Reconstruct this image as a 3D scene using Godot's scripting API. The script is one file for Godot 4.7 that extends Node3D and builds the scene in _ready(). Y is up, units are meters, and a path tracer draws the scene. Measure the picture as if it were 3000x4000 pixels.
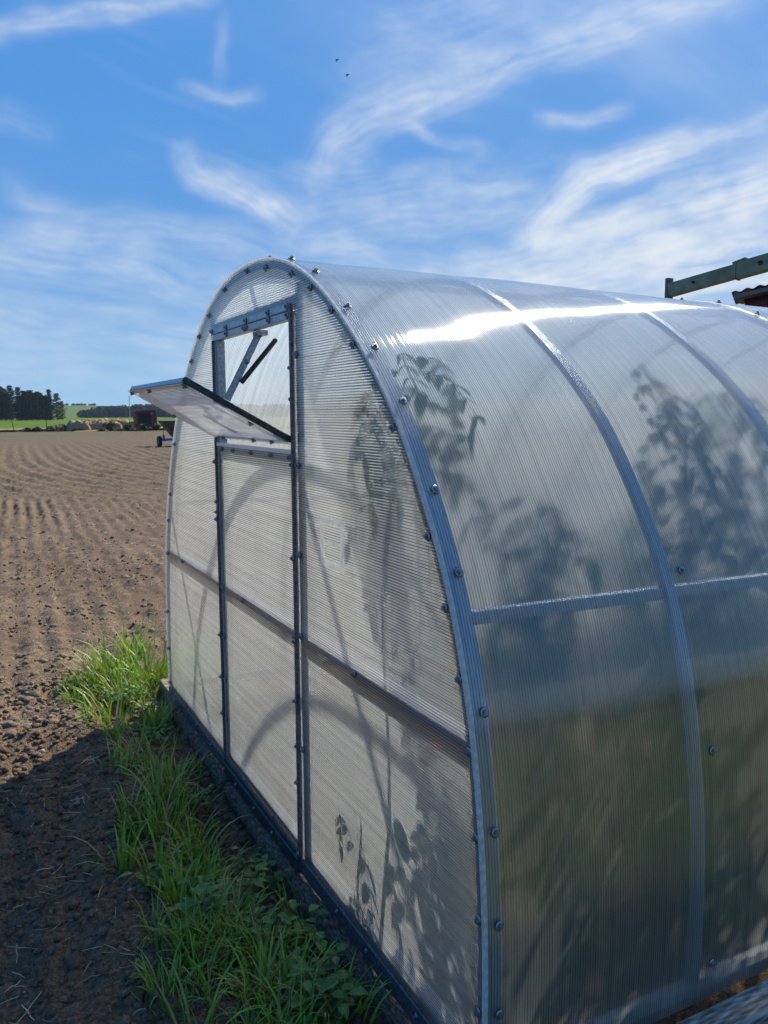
extends Node3D
# A polycarbonate arch greenhouse beside a ploughed field, seen past its corner into a low sun.

var M := {}
var used := {}
var rng := RandomNumberGenerator.new()
const GROUND := -0.12
const LENGTH := 4.2
var prof: PackedVector2Array          # the arch, left foot to right foot, even steps
var prof_n: PackedVector2Array        # outward normals
var nz := FastNoiseLite.new()
var nz2 := FastNoiseLite.new()


func numbered(called: String) -> String:
	if not used.has(called):
		used[called] = 0
		return called
	used[called] += 1
	return "%s_%03d" % [called, used[called]]


func tag(o: Node3D, label: String, category: String, group := "", kind := "") -> Node3D:
	o.set_meta("label", label)
	o.set_meta("category", category)
	if group:
		o.set_meta("group", group)
	if kind:
		o.set_meta("kind", kind)
	return o


func thing(called: String, label: String, category: String, at := Vector3.ZERO, turn := 0.0, group := "") -> Node3D:
	var o := Node3D.new()
	o.name = numbered(called)
	add_child(o)
	o.position = at
	o.rotation.y = turn
	tag(o, label, category, group)
	return o


func new_st() -> SurfaceTool:
	var st := SurfaceTool.new()
	st.begin(Mesh.PRIMITIVE_TRIANGLES)
	return st


func put(called: String, mesh: Mesh, m: Material, parent: Node3D = null) -> MeshInstance3D:
	var o := MeshInstance3D.new()
	o.mesh = mesh
	if m:
		o.material_override = m
	if parent:
		o.name = called
		parent.add_child(o, true)
	else:
		o.name = numbered(called)
		add_child(o)
	return o


func obj(called: String, st: SurfaceTool, m: Material, parent: Node3D = null, flat := false) -> MeshInstance3D:
	if flat:
		st.deindex()
	st.generate_normals()
	return put(called, st.commit(), m, parent)


func group_node(called: String, parent: Node3D) -> Node3D:
	var o := Node3D.new()
	o.name = called
	parent.add_child(o, true)
	return o


func dup(root: Node3D, called: String, at: Vector3, turn: float, label := "", group := "") -> Node3D:
	var r: Node3D = root.duplicate()
	r.name = numbered(called)
	add_child(r)
	r.position = at
	r.rotation.y = turn
	if label:
		r.set_meta("label", label)
	if group:
		r.set_meta("group", group)
	return r


func many(called: String, mesh: Mesh, m: Material, xs: Array, cols: Array, label: String, category: String, parent: Node3D = null) -> MultiMeshInstance3D:
	var mm := MultiMesh.new()
	mm.transform_format = MultiMesh.TRANSFORM_3D
	mm.use_colors = cols.size() > 0
	mm.mesh = mesh
	mm.instance_count = xs.size()
	for i in xs.size():
		mm.set_instance_transform(i, xs[i])
		if cols.size() > 0:
			mm.set_instance_color(i, cols[i])
	var o := MultiMeshInstance3D.new()
	o.multimesh = mm
	o.material_override = m
	if parent:
		o.name = called
		parent.add_child(o, true)
		o.set_meta("kind", "stuff")
	else:
		o.name = numbered(called)
		add_child(o)
		tag(o, label, category, "", "stuff")
	return o


# ---- shapes -------------------------------------------------------------------------------------

func quad(st: SurfaceTool, a: Vector3, b: Vector3, c: Vector3, d: Vector3) -> void:   # clockwise seen from the front
	for v in [a, b, c, a, c, d]:
		st.add_vertex(v)


func tri(st: SurfaceTool, a: Vector3, b: Vector3, c: Vector3) -> void:
	st.add_vertex(a)
	st.add_vertex(b)
	st.add_vertex(c)


# a box with chamfered long edges; flat shaded
func box(st: SurfaceTool, t: Transform3D, s: Vector3, ch := 0.0) -> void:
	st.set_smooth_group(-1)
	var h := s / 2.0
	if ch <= 0.0:
		var p := []
		for i in 8:
			p.append(t * Vector3(h.x if i & 1 else -h.x, h.y if i & 2 else -h.y, h.z if i & 4 else -h.z))
		for f in [[0, 2, 3, 1], [5, 7, 6, 4], [4, 6, 2, 0], [1, 3, 7, 5], [2, 6, 7, 3], [4, 0, 1, 5]]:
			quad(st, p[f[0]], p[f[3]], p[f[2]], p[f[1]])
		return
	# chamfer: octagon in the plane across the longest axis, capped
	var ax := 0
	if h.y > h.x and h.y >= h.z:
		ax = 1
	elif h.z > h.x and h.z > h.y:
		ax = 2
	var a: float = [h.y, h.z, h.x][ax]
	var b: float = [h.z, h.x, h.y][ax]
	var l: float = [h.x, h.y, h.z][ax]
	var o := [Vector2(a - ch, b), Vector2(a, b - ch), Vector2(a, -b + ch), Vector2(a - ch, -b), Vector2(-a + ch, -b), Vector2(-a, -b + ch), Vector2(-a, b - ch), Vector2(-a + ch, b)]
	var ring := func(e: float) -> Array:
		var r := []
		for q in o:
			var v := Vector3(e, q.x, q.y)
			if ax == 1:
				v = Vector3(q.y, e, q.x)
			elif ax == 2:
				v = Vector3(q.x, q.y, e)
			r.append(t * v)
		return r
	var r0: Array = ring.call(-l)
	var r1: Array = ring.call(l)
	for i in 8:
		var j := (i + 1) % 8
		quad(st, r0[i], r0[j], r1[j], r1[i])
	for i in range(1, 7):
		tri(st, r0[0], r0[i + 1], r0[i])
		tri(st, r1[0], r1[i], r1[i + 1])


func bx(st: SurfaceTool, x0: float, x1: float, y0: float, y1: float, z0: float, z1: float, ch := 0.0) -> void:
	box(st, Transform3D(Basis(), Vector3((x0 + x1) / 2, (y0 + y1) / 2, (z0 + z1) / 2)), Vector3(absf(x1 - x0), absf(y1 - y0), absf(z1 - z0)), ch)


func bar(st: SurfaceTool, a: Vector3, b: Vector3, w: float, h: float, up := Vector3.UP, ch := 0.0) -> void:
	var d := (b - a).normalized()
	var s := d.cross(up)
	if s.length() < 0.01:
		s = d.cross(Vector3.RIGHT)
	s = s.normalized()
	var u := s.cross(d)
	box(st, Transform3D(Basis(d, u, s), (a + b) / 2), Vector3((b - a).length(), h, w), ch)


func tube(st: SurfaceTool, pts: Array, radii: Array, sides := 8, caps := true) -> void:
	st.set_smooth_group(0)
	var n := pts.size()
	var rings := []
	var side := Vector3.ZERO
	for i in n:
		var d: Vector3 = (pts[mini(i + 1, n - 1)] - pts[maxi(i - 1, 0)]).normalized()
		if side == Vector3.ZERO:
			side = d.cross(Vector3.UP if absf(d.y) < 0.9 else Vector3.RIGHT).normalized()
		side = (side - d * side.dot(d)).normalized()
		var up := d.cross(side)
		var r := []
		for k in sides:
			var a := TAU * k / sides
			r.append(pts[i] + (side * cos(a) + up * sin(a)) * radii[i])
		rings.append(r)
	for i in n - 1:
		for k in sides:
			var j := (k + 1) % sides
			quad(st, rings[i][k], rings[i + 1][k], rings[i + 1][j], rings[i][j])
	if caps:
		st.set_smooth_group(-1)
		for k in range(1, sides - 1):
			tri(st, rings[0][0], rings[0][k], rings[0][k + 1])
			tri(st, rings[n - 1][0], rings[n - 1][k + 1], rings[n - 1][k])
		st.set_smooth_group(0)


# ---- materials ----------------------------------------------------------------------------------

func lin(r: float, g: float, b: float, a := 1.0) -> Color:
	var c := Color(r, g, b).linear_to_srgb()
	c.a = a
	return c


func mat(called: String, c: Color, rough: float, metal := 0.0) -> StandardMaterial3D:
	var m := StandardMaterial3D.new()
	m.resource_name = called
	m.albedo_color = c
	m.roughness = rough
	m.metallic = metal
	M[called] = m
	return m


func noise_tex(freq: float, lo: Color, hi: Color, octaves := 4, size := 512, sd := 1, mid := 0.5) -> NoiseTexture2D:
	var n := FastNoiseLite.new()
	n.noise_type = FastNoiseLite.TYPE_SIMPLEX_SMOOTH
	n.seed = sd
	n.frequency = freq
	n.fractal_octaves = octaves
	var t := NoiseTexture2D.new()
	t.width = size
	t.height = size
	t.seamless = true
	t.noise = n
	var g := Gradient.new()
	g.set_color(0, lo)
	g.set_color(1, hi)
	g.set_offset(0, mid - 0.35)
	g.set_offset(1, mid + 0.35)
	t.color_ramp = g
	return t


func bump_tex(freq: float, octaves: int, strength: float, size := 512, sd := 3) -> NoiseTexture2D:
	var n := FastNoiseLite.new()
	n.noise_type = FastNoiseLite.TYPE_SIMPLEX_SMOOTH
	n.seed = sd
	n.frequency = freq
	n.fractal_octaves = octaves
	var t := NoiseTexture2D.new()
	t.width = size
	t.height = size
	t.seamless = true
	t.noise = n
	t.as_normal_map = true
	t.bump_strength = strength
	return t


func world_tex(m: StandardMaterial3D, t: Texture2D, per_m: float, nt: Texture2D = null, ns := 1.0) -> void:
	m.albedo_texture = t
	m.uv1_triplanar = true
	m.uv1_world_triplanar = true
	m.uv1_scale = Vector3.ONE * per_m
	if nt:
		m.normal_enabled = true
		m.normal_texture = nt
		m.normal_scale = ns


func rib_image() -> ImageTexture:
	# 64 flutes of twin-wall sheet across, about 1.3 m along: the webs let less light through, and each is a little different
	var w := 512
	var h := 512
	var col := Image.create(w, h, false, Image.FORMAT_RGBA8)
	var n := FastNoiseLite.new()
	n.seed = 11
	n.frequency = 0.02
	var r := RandomNumberGenerator.new()
	r.seed = 5
	var per := []
	for i in 64:
		per.append(r.randf())
	for x in w:
		var web: float = [0.55, 1.0, 0.8, 0.15, 0.0, 0.0, 0.0, 0.1][x % 8]
		var own: float = 0.8 + 0.35 * per[x / 8]
		for y in h:
			var streak := n.get_noise_2d(x * 1.6, y * 0.08)
			var v := clampf(0.97 - 0.46 * web * own + 0.07 * streak, 0.1, 1.0)
			col.set_pixel(x, y, Color(v * 0.985, v * 0.995, v, [1.0, 1.0, 1.0, 0.8, 0.32, 0.08, 0.32, 0.8][x % 8]))
	return ImageTexture.create_from_image(col)


func make_materials() -> void:
	var p := mat("panel", lin(0.92, 0.94, 0.96), 0.85)
	p.refraction_enabled = true
	p.refraction_scale = 0.005
	p.transparency = BaseMaterial3D.TRANSPARENCY_ALPHA_SCISSOR
	p.alpha_scissor_threshold = 0.24
	p.albedo_color.a = 0.30
	p.metallic_specular = 0.0
	p.albedo_texture = rib_image()
	p.vertex_color_use_as_albedo = true
	p.clearcoat_enabled = true
	p.clearcoat = 1.0
	p.clearcoat_roughness = 0.12
	p.backlight_enabled = true
	p.backlight = Color(1.5, 1.5, 1.5)
	p.cull_mode = BaseMaterial3D.CULL_DISABLED
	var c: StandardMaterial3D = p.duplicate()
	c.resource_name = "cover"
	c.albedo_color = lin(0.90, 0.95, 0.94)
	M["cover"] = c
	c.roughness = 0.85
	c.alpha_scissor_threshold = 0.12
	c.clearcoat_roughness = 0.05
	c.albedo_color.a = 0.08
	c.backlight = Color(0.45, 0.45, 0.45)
	var cd: StandardMaterial3D = c.duplicate()  # whiter copy with wider clear gaps, set to let sunlight in
	cd.resource_name = "cover_sun_in"
	M["cover_sun_in"] = cd
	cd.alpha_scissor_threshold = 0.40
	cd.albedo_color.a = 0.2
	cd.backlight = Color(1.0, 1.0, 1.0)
	for q in [["cover_sun_part", 0.18, 0.17, 0.6], ["cover_sun_least", 0.13, 0.11, 0.5]]:  # steps between, grading how much sun the sheet lets through
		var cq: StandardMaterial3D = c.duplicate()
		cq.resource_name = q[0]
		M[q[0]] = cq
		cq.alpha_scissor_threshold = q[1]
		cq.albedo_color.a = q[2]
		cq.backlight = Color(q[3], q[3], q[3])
	var sks := mat("sheet_skin", lin(1, 1, 1, 0.02), 0.045)
	sks.transparency = BaseMaterial3D.TRANSPARENCY_ALPHA
	sks.cull_mode = BaseMaterial3D.CULL_DISABLED
	var g := mat("galvanised", lin(0.52, 0.55, 0.59), 0.42, 0.6)
	world_tex(g, noise_tex(0.05, Color(0.72, 0.74, 0.78), Color(1, 1, 1), 4, 256, 21), 6.0)
	mat("dull_rail", lin(0.3, 0.31, 0.31), 0.7, 0.2)
	mat("bolt_metal", lin(0.26, 0.29, 0.33), 0.35, 0.8)
	mat("rubber", lin(0.03, 0.03, 0.035), 0.7)
	var d := mat("dark_profile", lin(0.17, 0.18, 0.21), 0.45, 0.5)
	world_tex(d, noise_tex(0.04, Color(0.6, 0.6, 0.62), Color(1, 1, 1), 4, 256, 22), 5.0)
	var t := mat("teal_flashing", lin(0.035, 0.075, 0.085), 0.4, 0.3)
	world_tex(t, noise_tex(0.03, Color(0.6, 0.62, 0.62), Color(1, 1, 1), 5, 256, 23), 4.0)
	mat("black_plastic", lin(0.012, 0.013, 0.016), 0.35)
	mat("spring_steel", lin(0.5, 0.5, 0.5), 0.3, 0.9)
	mat("white_plastic", lin(0.75, 0.77, 0.8), 0.4)
	var s := mat("soil", lin(0.9, 0.9, 0.9), 0.95)
	s.vertex_color_use_as_albedo = true
	world_tex(s, noise_tex(0.03, Color(0.62, 0.6, 0.58), Color(1, 1, 1), 6, 1024, 31), 1.3, bump_tex(0.06, 5, 6.0, 1024, 32), 2.0)
	s.metallic_specular = 0.25
	var cl := mat("clod", lin(1, 1, 1), 0.95)
	cl.vertex_color_use_as_albedo = true
	world_tex(cl, noise_tex(0.05, Color(0.6, 0.6, 0.6), Color(1, 1, 1), 5, 256, 33), 9.0, bump_tex(0.08, 4, 5.0, 256, 34), 1.0)
	cl.metallic_specular = 0.25
	var st := mat("straw", lin(1, 1, 1), 0.8)
	st.vertex_color_use_as_albedo = true
	var gr := mat("grass", lin(1, 1, 1), 0.5)
	gr.vertex_color_use_as_albedo = true
	gr.cull_mode = BaseMaterial3D.CULL_DISABLED
	gr.backlight_enabled = true
	gr.backlight = Color(0.75, 0.75, 0.5)
	gr.metallic_specular = 0.4
	var lf: StandardMaterial3D = gr.duplicate()
	lf.resource_name = "leaf"
	M["leaf"] = lf
	lf.roughness = 0.55
	var ft := mat("far_leaf", lin(1, 1, 1), 0.8)
	ft.vertex_color_use_as_albedo = true
	ft.cull_mode = BaseMaterial3D.CULL_DISABLED
	ft.backlight_enabled = true
	ft.backlight = Color(0.4, 0.4, 0.3)
	ft.metallic_specular = 0.2
	var bk := mat("bark", lin(0.09, 0.065, 0.045), 0.95)
	bk.metallic_specular = 0.2
	var w := mat("timber", lin(0.36, 0.29, 0.2), 0.85)
	world_tex(w, noise_tex(0.02, Color(0.45, 0.43, 0.42), Color(1, 1, 1), 5, 512, 41), 3.0, bump_tex(0.05, 4, 3.0, 256, 42))
	w.uv1_scale = Vector3(5, 9, 1.2)
	var wg := mat("grey_timber", lin(0.52, 0.46, 0.38), 0.9)
	world_tex(wg, noise_tex(0.02, Color(0.5, 0.49, 0.48), Color(1, 1, 1), 5, 512, 43), 3.0, bump_tex(0.05, 4, 1.2, 256, 44), 0.6)
	wg.uv1_scale = Vector3(6, 6, 1.0)
	var lg := mat("log_bark", lin(0.2, 0.155, 0.115), 0.95)
	world_tex(lg, noise_tex(0.03, Color(0.35, 0.33, 0.3), Color(1, 1, 1), 5, 512, 45), 3.0, bump_tex(0.06, 4, 6.0, 256, 46))
	lg.uv1_scale = Vector3(1.5, 8, 8)
	var me := mat("meadow", lin(1, 1, 1), 0.95)
	me.vertex_color_use_as_albedo = true
	world_tex(me, noise_tex(0.02, Color(0.7, 0.72, 0.65), Color(1, 1, 1), 5, 512, 47), 0.12)
	me.metallic_specular = 0.1
	var hy := mat("hay", lin(0.62, 0.47, 0.28), 0.95)
	world_tex(hy, noise_tex(0.04, Color(0.45, 0.4, 0.36), Color(1, 1, 1), 5, 512, 48), 1.1, bump_tex(0.08, 4, 8.0, 256, 49))
	hy.metallic_specular = 0.15
	var du := mat("dung_heap", lin(0.2, 0.13, 0.085), 0.95)
	world_tex(du, noise_tex(0.04, Color(0.4, 0.36, 0.34), Color(1, 1, 1), 5, 512, 50), 1.4, bump_tex(0.08, 4, 8.0, 256, 51))
	var rd := mat("red_paint", lin(0.24, 0.03, 0.03), 0.5)
	world_tex(rd, noise_tex(0.03, Color(0.5, 0.45, 0.42), Color(1, 1, 1), 5, 256, 52), 1.0)
	mat("blue_paint", lin(0.03, 0.08, 0.33), 0.45)
	var hp := mat("hopper_paint", lin(0.1, 0.11, 0.075), 0.6)
	world_tex(hp, noise_tex(0.03, Color(0.6, 0.55, 0.5), Color(1, 1, 1), 5, 256, 53), 1.0)
	mat("tyre", lin(0.025, 0.025, 0.027), 0.85)
	mat("dark_inside", lin(0.02, 0.018, 0.016), 0.9)  # near-black for shade painted in openings, and for the arm pins
	var ag := mat("green_steel", lin(0.20, 0.27, 0.20), 0.6)
	world_tex(ag, noise_tex(0.008, Color(0.80, 0.76, 0.68), Color(1, 1, 1), 5, 512, 54), 1.0)
	var wr := mat("barn_wall", lin(0.13, 0.03, 0.034), 0.8)
	world_tex(wr, noise_tex(0.03, Color(0.65, 0.6, 0.6), Color(1, 1, 1), 5, 256, 55), 0.8)
	mat("roof_sheet", lin(0.14, 0.13, 0.13), 0.7)
	mat("tomato_red", lin(0.5, 0.035, 0.02), 0.3)
	mat("tomato_green", lin(0.25, 0.33, 0.05), 0.35)
	mat("bird", lin(0.01, 0.01, 0.012), 0.8)
	mat("concrete_pole", lin(0.3, 0.3, 0.3), 0.8)
	mat("tyre_rim", lin(0.15, 0.15, 0.16), 0.6)
	mat("end_plate", lin(0.09, 0.10, 0.10), 0.6)
	mat("stem_green", lin(0.09, 0.14, 0.045), 0.6)
	mat("dry_stalk", lin(0.09, 0.06, 0.045), 0.8)
	var sl: StandardMaterial3D = ft.duplicate()
	sl.resource_name = "scrub_leaf"
	sl.albedo_color = lin(0.1, 0.115, 0.06)
	M["scrub_leaf"] = sl
	var et := mat("edge_trim", lin(0.8, 0.8, 0.78), 0.3)
	et.transparency = BaseMaterial3D.TRANSPARENCY_ALPHA
	et.albedo_texture = noise_tex(0.03, Color(1, 1, 1, 0.45), Color(1, 1, 1, 0.75), 3, 128, 62)
	et.uv1_triplanar = true
	et.uv1_scale = Vector3.ONE * 8.0
	et.backlight_enabled = true
	et.backlight = Color(0.8, 0.8, 0.8)
	var sk := mat("sticker_glue", lin(0.95, 0.95, 0.96), 0.6)
	sk.transparency = BaseMaterial3D.TRANSPARENCY_ALPHA
	sk.albedo_texture = noise_tex(0.03, Color(1, 1, 1, 0.75), Color(1, 1, 1, 1.0), 4, 128, 61)
	sk.backlight_enabled = true
	sk.backlight = Color(1.8, 1.8, 1.8)
	sk.uv1_triplanar = true
	sk.uv1_scale = Vector3.ONE * 6.0


# ---- sky ----------------------------------------------------------------------------------------

# long wisps: azimuth, elevation of each point (degrees), width, strength
const WISPS := [
	[[-177.5, 22.3, -174.5, 22.9, -167, 24.9, -163, 25.7], 0.55, 0.85],
	[[-157, 15.6, -155.9, 17.3, -152.3, 19.5, -147, 21.4, -141.5, 22.9, -135.2, 24.0, -128, 24.6], 1.1, 0.85],
	[[-165.4, 16.9, -164.6, 15.9, -162.6, 14.7, -158.5, 13.1], 0.75, 1.3],
	[[-141.6, 11.9, -140.6, 13.3, -138.6, 15.0, -134.9, 16.1, -131.5, 16.7], 1.0, 2.1],
	[[-134, 16.2, -131.5, 16.9, -127.9, 17.8, -122, 19], 0.6, 0.6],
	[[-142, 18.6, -139, 18.3, -136.3, 19.0], 0.45, 0.6],
	[[-151.2, 19.2, -148.8, 18.1, -145.1, 17.4], 0.4, 0.4],
	[[-160, 14.0, -150.1, 15.2, -141, 15.6], 1.5, 0.4],
	[[-158, 12.2, -148.5, 13.4, -140.5, 14.2], 1.5, 0.5],
	[[-176, 11.6, -167.9, 12.0, -156.5, 11.0, -146, 10.2], 1.1, 0.5],
	[[-182, 10.5, -172, 9.8, -164.7, 9.0, -155, 8.6], 1.5, 0.5],
	[[-150, 8.6, -143, 9.6, -135, 11.4, -127, 14.0, -120, 16.5], 2.0, 1.3],
	[[-146, 7.0, -136, 8.6, -127, 10.0, -117, 12.0], 3.0, 1.8],
	[[-163.2, 21.3, -162.9, 23.0, -162.2, 24.6], 0.5, 0.35],
	[[-165.5, 20.8, -162.5, 20.1, -160.6, 20.4], 0.5, 0.42],
	[[-177, 14.3, -174.5, 13.2, -172.5, 12.7], 0.7, 0.3],
	[[-184, 6.6, -175, 5.9, -166, 5.4, -150, 4.6], 1.5, 0.45],
	[[-140.4, 10.8, -138, 12.0, -135.5, 13.0], 0.5, 0.4],
	[[-159, 15.8, -156, 16.2, -153, 16.9], 0.5, 0.3],
	[[-154, 22.0, -149, 23.4, -143, 24.8], 1.6, 0.4],
	[[-180, 17.6, -176.4, 17.8, -174.6, 17.2], 0.8, 0.3],
	[[-186, 3.2, -160, 2.6, -130, 3.4, -110, 4.2], 1.6, 0.35],
]


func sky_color(az: float, el: float, f1: FastNoiseLite, f2: FastNoiseLite, near_wisps: bool) -> Color:
	var t := clampf(el / 90.0, 0.0, 1.0)
	var k := exp(-maxf(el, 0.0) / 7.5)
	var top := Vector3(0.068, 0.315, 0.81)
	var c := top.lerp(Vector3(0.42, 0.70, 0.93), k * 0.95)
	c = c.lerp(Vector3(0.06, 0.23, 0.68), t * t)
	# cirrus veil everywhere, from noise laid out on a high flat layer
	var e := deg_to_rad(maxf(el, 1.0))
	var a := deg_to_rad(az)
	var q := 1.0 / (sin(e) + 0.12)
	var px := cos(a) * cos(e) * q
	var pz := sin(a) * cos(e) * q
	var wx := f1.get_noise_2d(px * 55.0, pz * 55.0)
	var u := px * 0.35 + pz * 0.94
	var v := -px * 0.94 + pz * 0.35
	var fib := f2.get_noise_2d(u * 30.0 + wx * 20.0, v * 210.0 + wx * 40.0)
	var fine := f2.get_noise_2d(u * 70.0 + wx * 30.0 + 77.0, v * 620.0 + wx * 90.0)
	var veil := smoothstep(-0.05, 0.55, f1.get_noise_2d(px * 34.0 + 300.0, pz * 34.0)) * (0.22 + 0.5 * fib + 0.3 * fine + 0.2 * f2.get_noise_2d(u * 300.0, v * 420.0))
	veil += smoothstep(0.12, 0.5, f1.get_noise_2d(px * 80.0 + 40.0, pz * 80.0 + 90.0)) * maxf(0.15 + 0.9 * fib + 0.6 * fine, 0.0) * 0.5
	var d := maxf(veil, 0.0) * lerpf(0.34, 1.5, smoothstep(24.0, 40.0, el)) * (1.0 - 0.5 * smoothstep(-160.0, -175.0, az) * smoothstep(9.0, 15.0, el)) * smoothstep(1.0, 9.0, el)
	if near_wisps:
		var wob_a := 0.9 * f1.get_noise_2d(az * 9.0, el * 12.0) + 0.10 * f2.get_noise_2d(az * 30.0, el * 42.0)
		var wob_e := 0.9 * f1.get_noise_2d(az * 9.0 + 500.0, el * 12.0) + 0.10 * f2.get_noise_2d(az * 30.0 + 90.0, el * 42.0)
		var pa := az + wob_a
		var pe := el + wob_e * 0.8
		for w in WISPS:
			var p: Array = w[0]
			if az < p[0] - 6.0 or az > p[-2] + 6.0:
				continue
			var best := 99.0
			var along := 0.0
			var sgn := 0.0
			var run := 0.0
			for i in range(0, p.size() - 2, 2):
				var ax: float = p[i]
				var ay: float = p[i + 1]
				var bx_: float = p[i + 2] - ax
				var by: float = p[i + 3] - ay
				var l2 := bx_ * bx_ + by * by
				var s := clampf(((pa - ax) * bx_ + (pe - ay) * by) / l2, 0.0, 1.0)
				var dx := pa - ax - bx_ * s
				var dy := pe - ay - by * s
				var dd := sqrt(dx * dx + dy * dy)
				if dd < best:
					best = dd
					along = run + s * sqrt(l2)
					sgn = signf(bx_ * dy - by * dx)
				run += sqrt(l2)
			var wd: float = w[1]
			if best > wd * 3.0:
				continue
			var ends := smoothstep(-0.3, wd * 2.5, along) * smoothstep(-0.3, wd * 2.5, run - along)
			var fibre := f2.get_noise_2d(along * 9.0 + best * sgn * 28.0, best * sgn * 62.0) + 0.6 * f2.get_noise_2d(along * 26.0 + best * sgn * 70.0 + 300.0, best * sgn * 190.0)
			var g := exp(-best * best / (wd * wd)) * (0.70 + 0.65 * fibre) * (0.9 + 0.35 * f2.get_noise_2d(az * 42.0, el * 60.0 + 50.0)) * (0.6 + 0.4 * smoothstep(-0.4, 0.4, f1.get_noise_2d(az * 14.0 + 60.0, el * 26.0))) * (0.35 + 0.65 * ends)
			d += maxf(g, 0.0) * w[2] * 0.9
	d = 1.0 - exp(-d * 1.15)
	c = c.lerp(Vector3(0.90, 0.95, 1.0), clampf(d, 0.0, 0.95))
	# the bright air round the sun
	var es := deg_to_rad(el)
	var cs := sin(es) * 0.6428 + cos(es) * 0.766 * cos(deg_to_rad(az + 125.0))
	var away := rad_to_deg(acos(clampf(cs, -1.0, 1.0)))
	c += Vector3(0.55, 0.53, 0.48) * (exp(-away / 9.0) * 0.9 + exp(-away / 30.0) * 0.12)
	c *= 0.56
	return Color(c.x, c.y, c.z)


func make_sky() -> ImageTexture:
	var f1 := FastNoiseLite.new()
	f1.seed = 4
	f1.frequency = 0.01
	f1.fractal_octaves = 3
	var f2 := FastNoiseLite.new()
	f2.seed = 9
	f2.frequency = 0.01
	f2.fractal_octaves = 5
	f2.fractal_gain = 0.55
	var W := 4096
	var H := 2048
	var cw := 512
	var ch := 256
	var im := Image.create(cw, ch, false, Image.FORMAT_RGBF)
	for y in ch:
		var el := 90.0 - (y + 0.5) * 180.0 / ch
		for x in cw:
			var az := ((x + 0.5) / cw - 0.25) * 360.0
			if az > 90.0:
				az -= 360.0
			if el < -2.0:
				im.set_pixel(x, y, Color(0.12, 0.11, 0.09))
			else:
				im.set_pixel(x, y, sky_color(az, el, f1, f2, az > -200.0 and az < -95.0 and el < 34.0))
	im.resize(W, H, Image.INTERPOLATE_CUBIC)
	# the part of the sky round the view at full resolution, by the same function
	var x0 := int((-187.0 / 360.0 + 1.25) * W)
	var x1 := int((-118.0 / 360.0 + 1.25) * W)
	var y0 := int((90.0 - 31.0) / 180.0 * H)
	var y1 := H / 2 + 4
	for y in range(y0, y1):
		var el := 90.0 - (y + 0.5) * 180.0 / H
		for x in range(x0, x1):
			var az := ((x + 0.5) / W - 1.25) * 360.0
			im.set_pixel(x, y, sky_color(az, maxf(el, 0.0), f1, f2, true))
	return ImageTexture.create_from_image(im)


func _ready() -> void:
	rng.seed = 77
	nz.seed = 3
	nz.frequency = 0.6
	nz.fractal_octaves = 4
	nz2.seed = 8
	nz2.frequency = 0.05
	# ---- camera, sky, sun, exposure
	var cam := Camera3D.new()
	cam.name = "camera"
	add_child(cam)
	cam.transform = Transform3D(Basis(Vector3(0.46372, -0.00431, -0.88597), Vector3(-0.10498, 0.99268, -0.05977), Vector3(0.87974, 0.12073, 0.45987)).orthonormalized(), Vector3(3.0037, 1.5699, 0.9941))
	cam.fov = 65.02
	cam.near = 0.05
	cam.far = 6000.0
	var env := Environment.new()
	env.background_mode = Environment.BG_SKY
	env.tonemap_mode = Environment.TONE_MAPPER_LINEAR
	env.tonemap_exposure = 1.6
	env.fog_enabled = true
	env.fog_density = 0.00013
	env.fog_light_color = Color(0.72, 0.82, 0.92)
	env.sdfgi_enabled = true
	env.ssao_enabled = true
	env.ssil_enabled = true
	var sky := Sky.new()
	var pm := PanoramaSkyMaterial.new()
	pm.panorama = make_sky()
	sky.sky_material = pm
	env.sky = sky
	var we := WorldEnvironment.new()
	we.name = "world_environment"
	we.environment = env
	add_child(we)
	var sun := DirectionalLight3D.new()
	sun.name = "sun"
	add_child(sun)
	var to_sun := Vector3(-0.43938504, 0.64278761, -0.62750687)
	sun.transform = Transform3D(Basis.looking_at(-to_sun), Vector3(-30, 44, -43))
	sun.light_energy = 1.6
	sun.light_color = Color(1.0, 0.96, 0.89)
	sun.light_angular_distance = 0.8
	sun.shadow_enabled = true

	make_materials()
	make_profile()
	make_ground()
	make_greenhouse()
	make_far()
	make_plants()
	make_grass()


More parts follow.
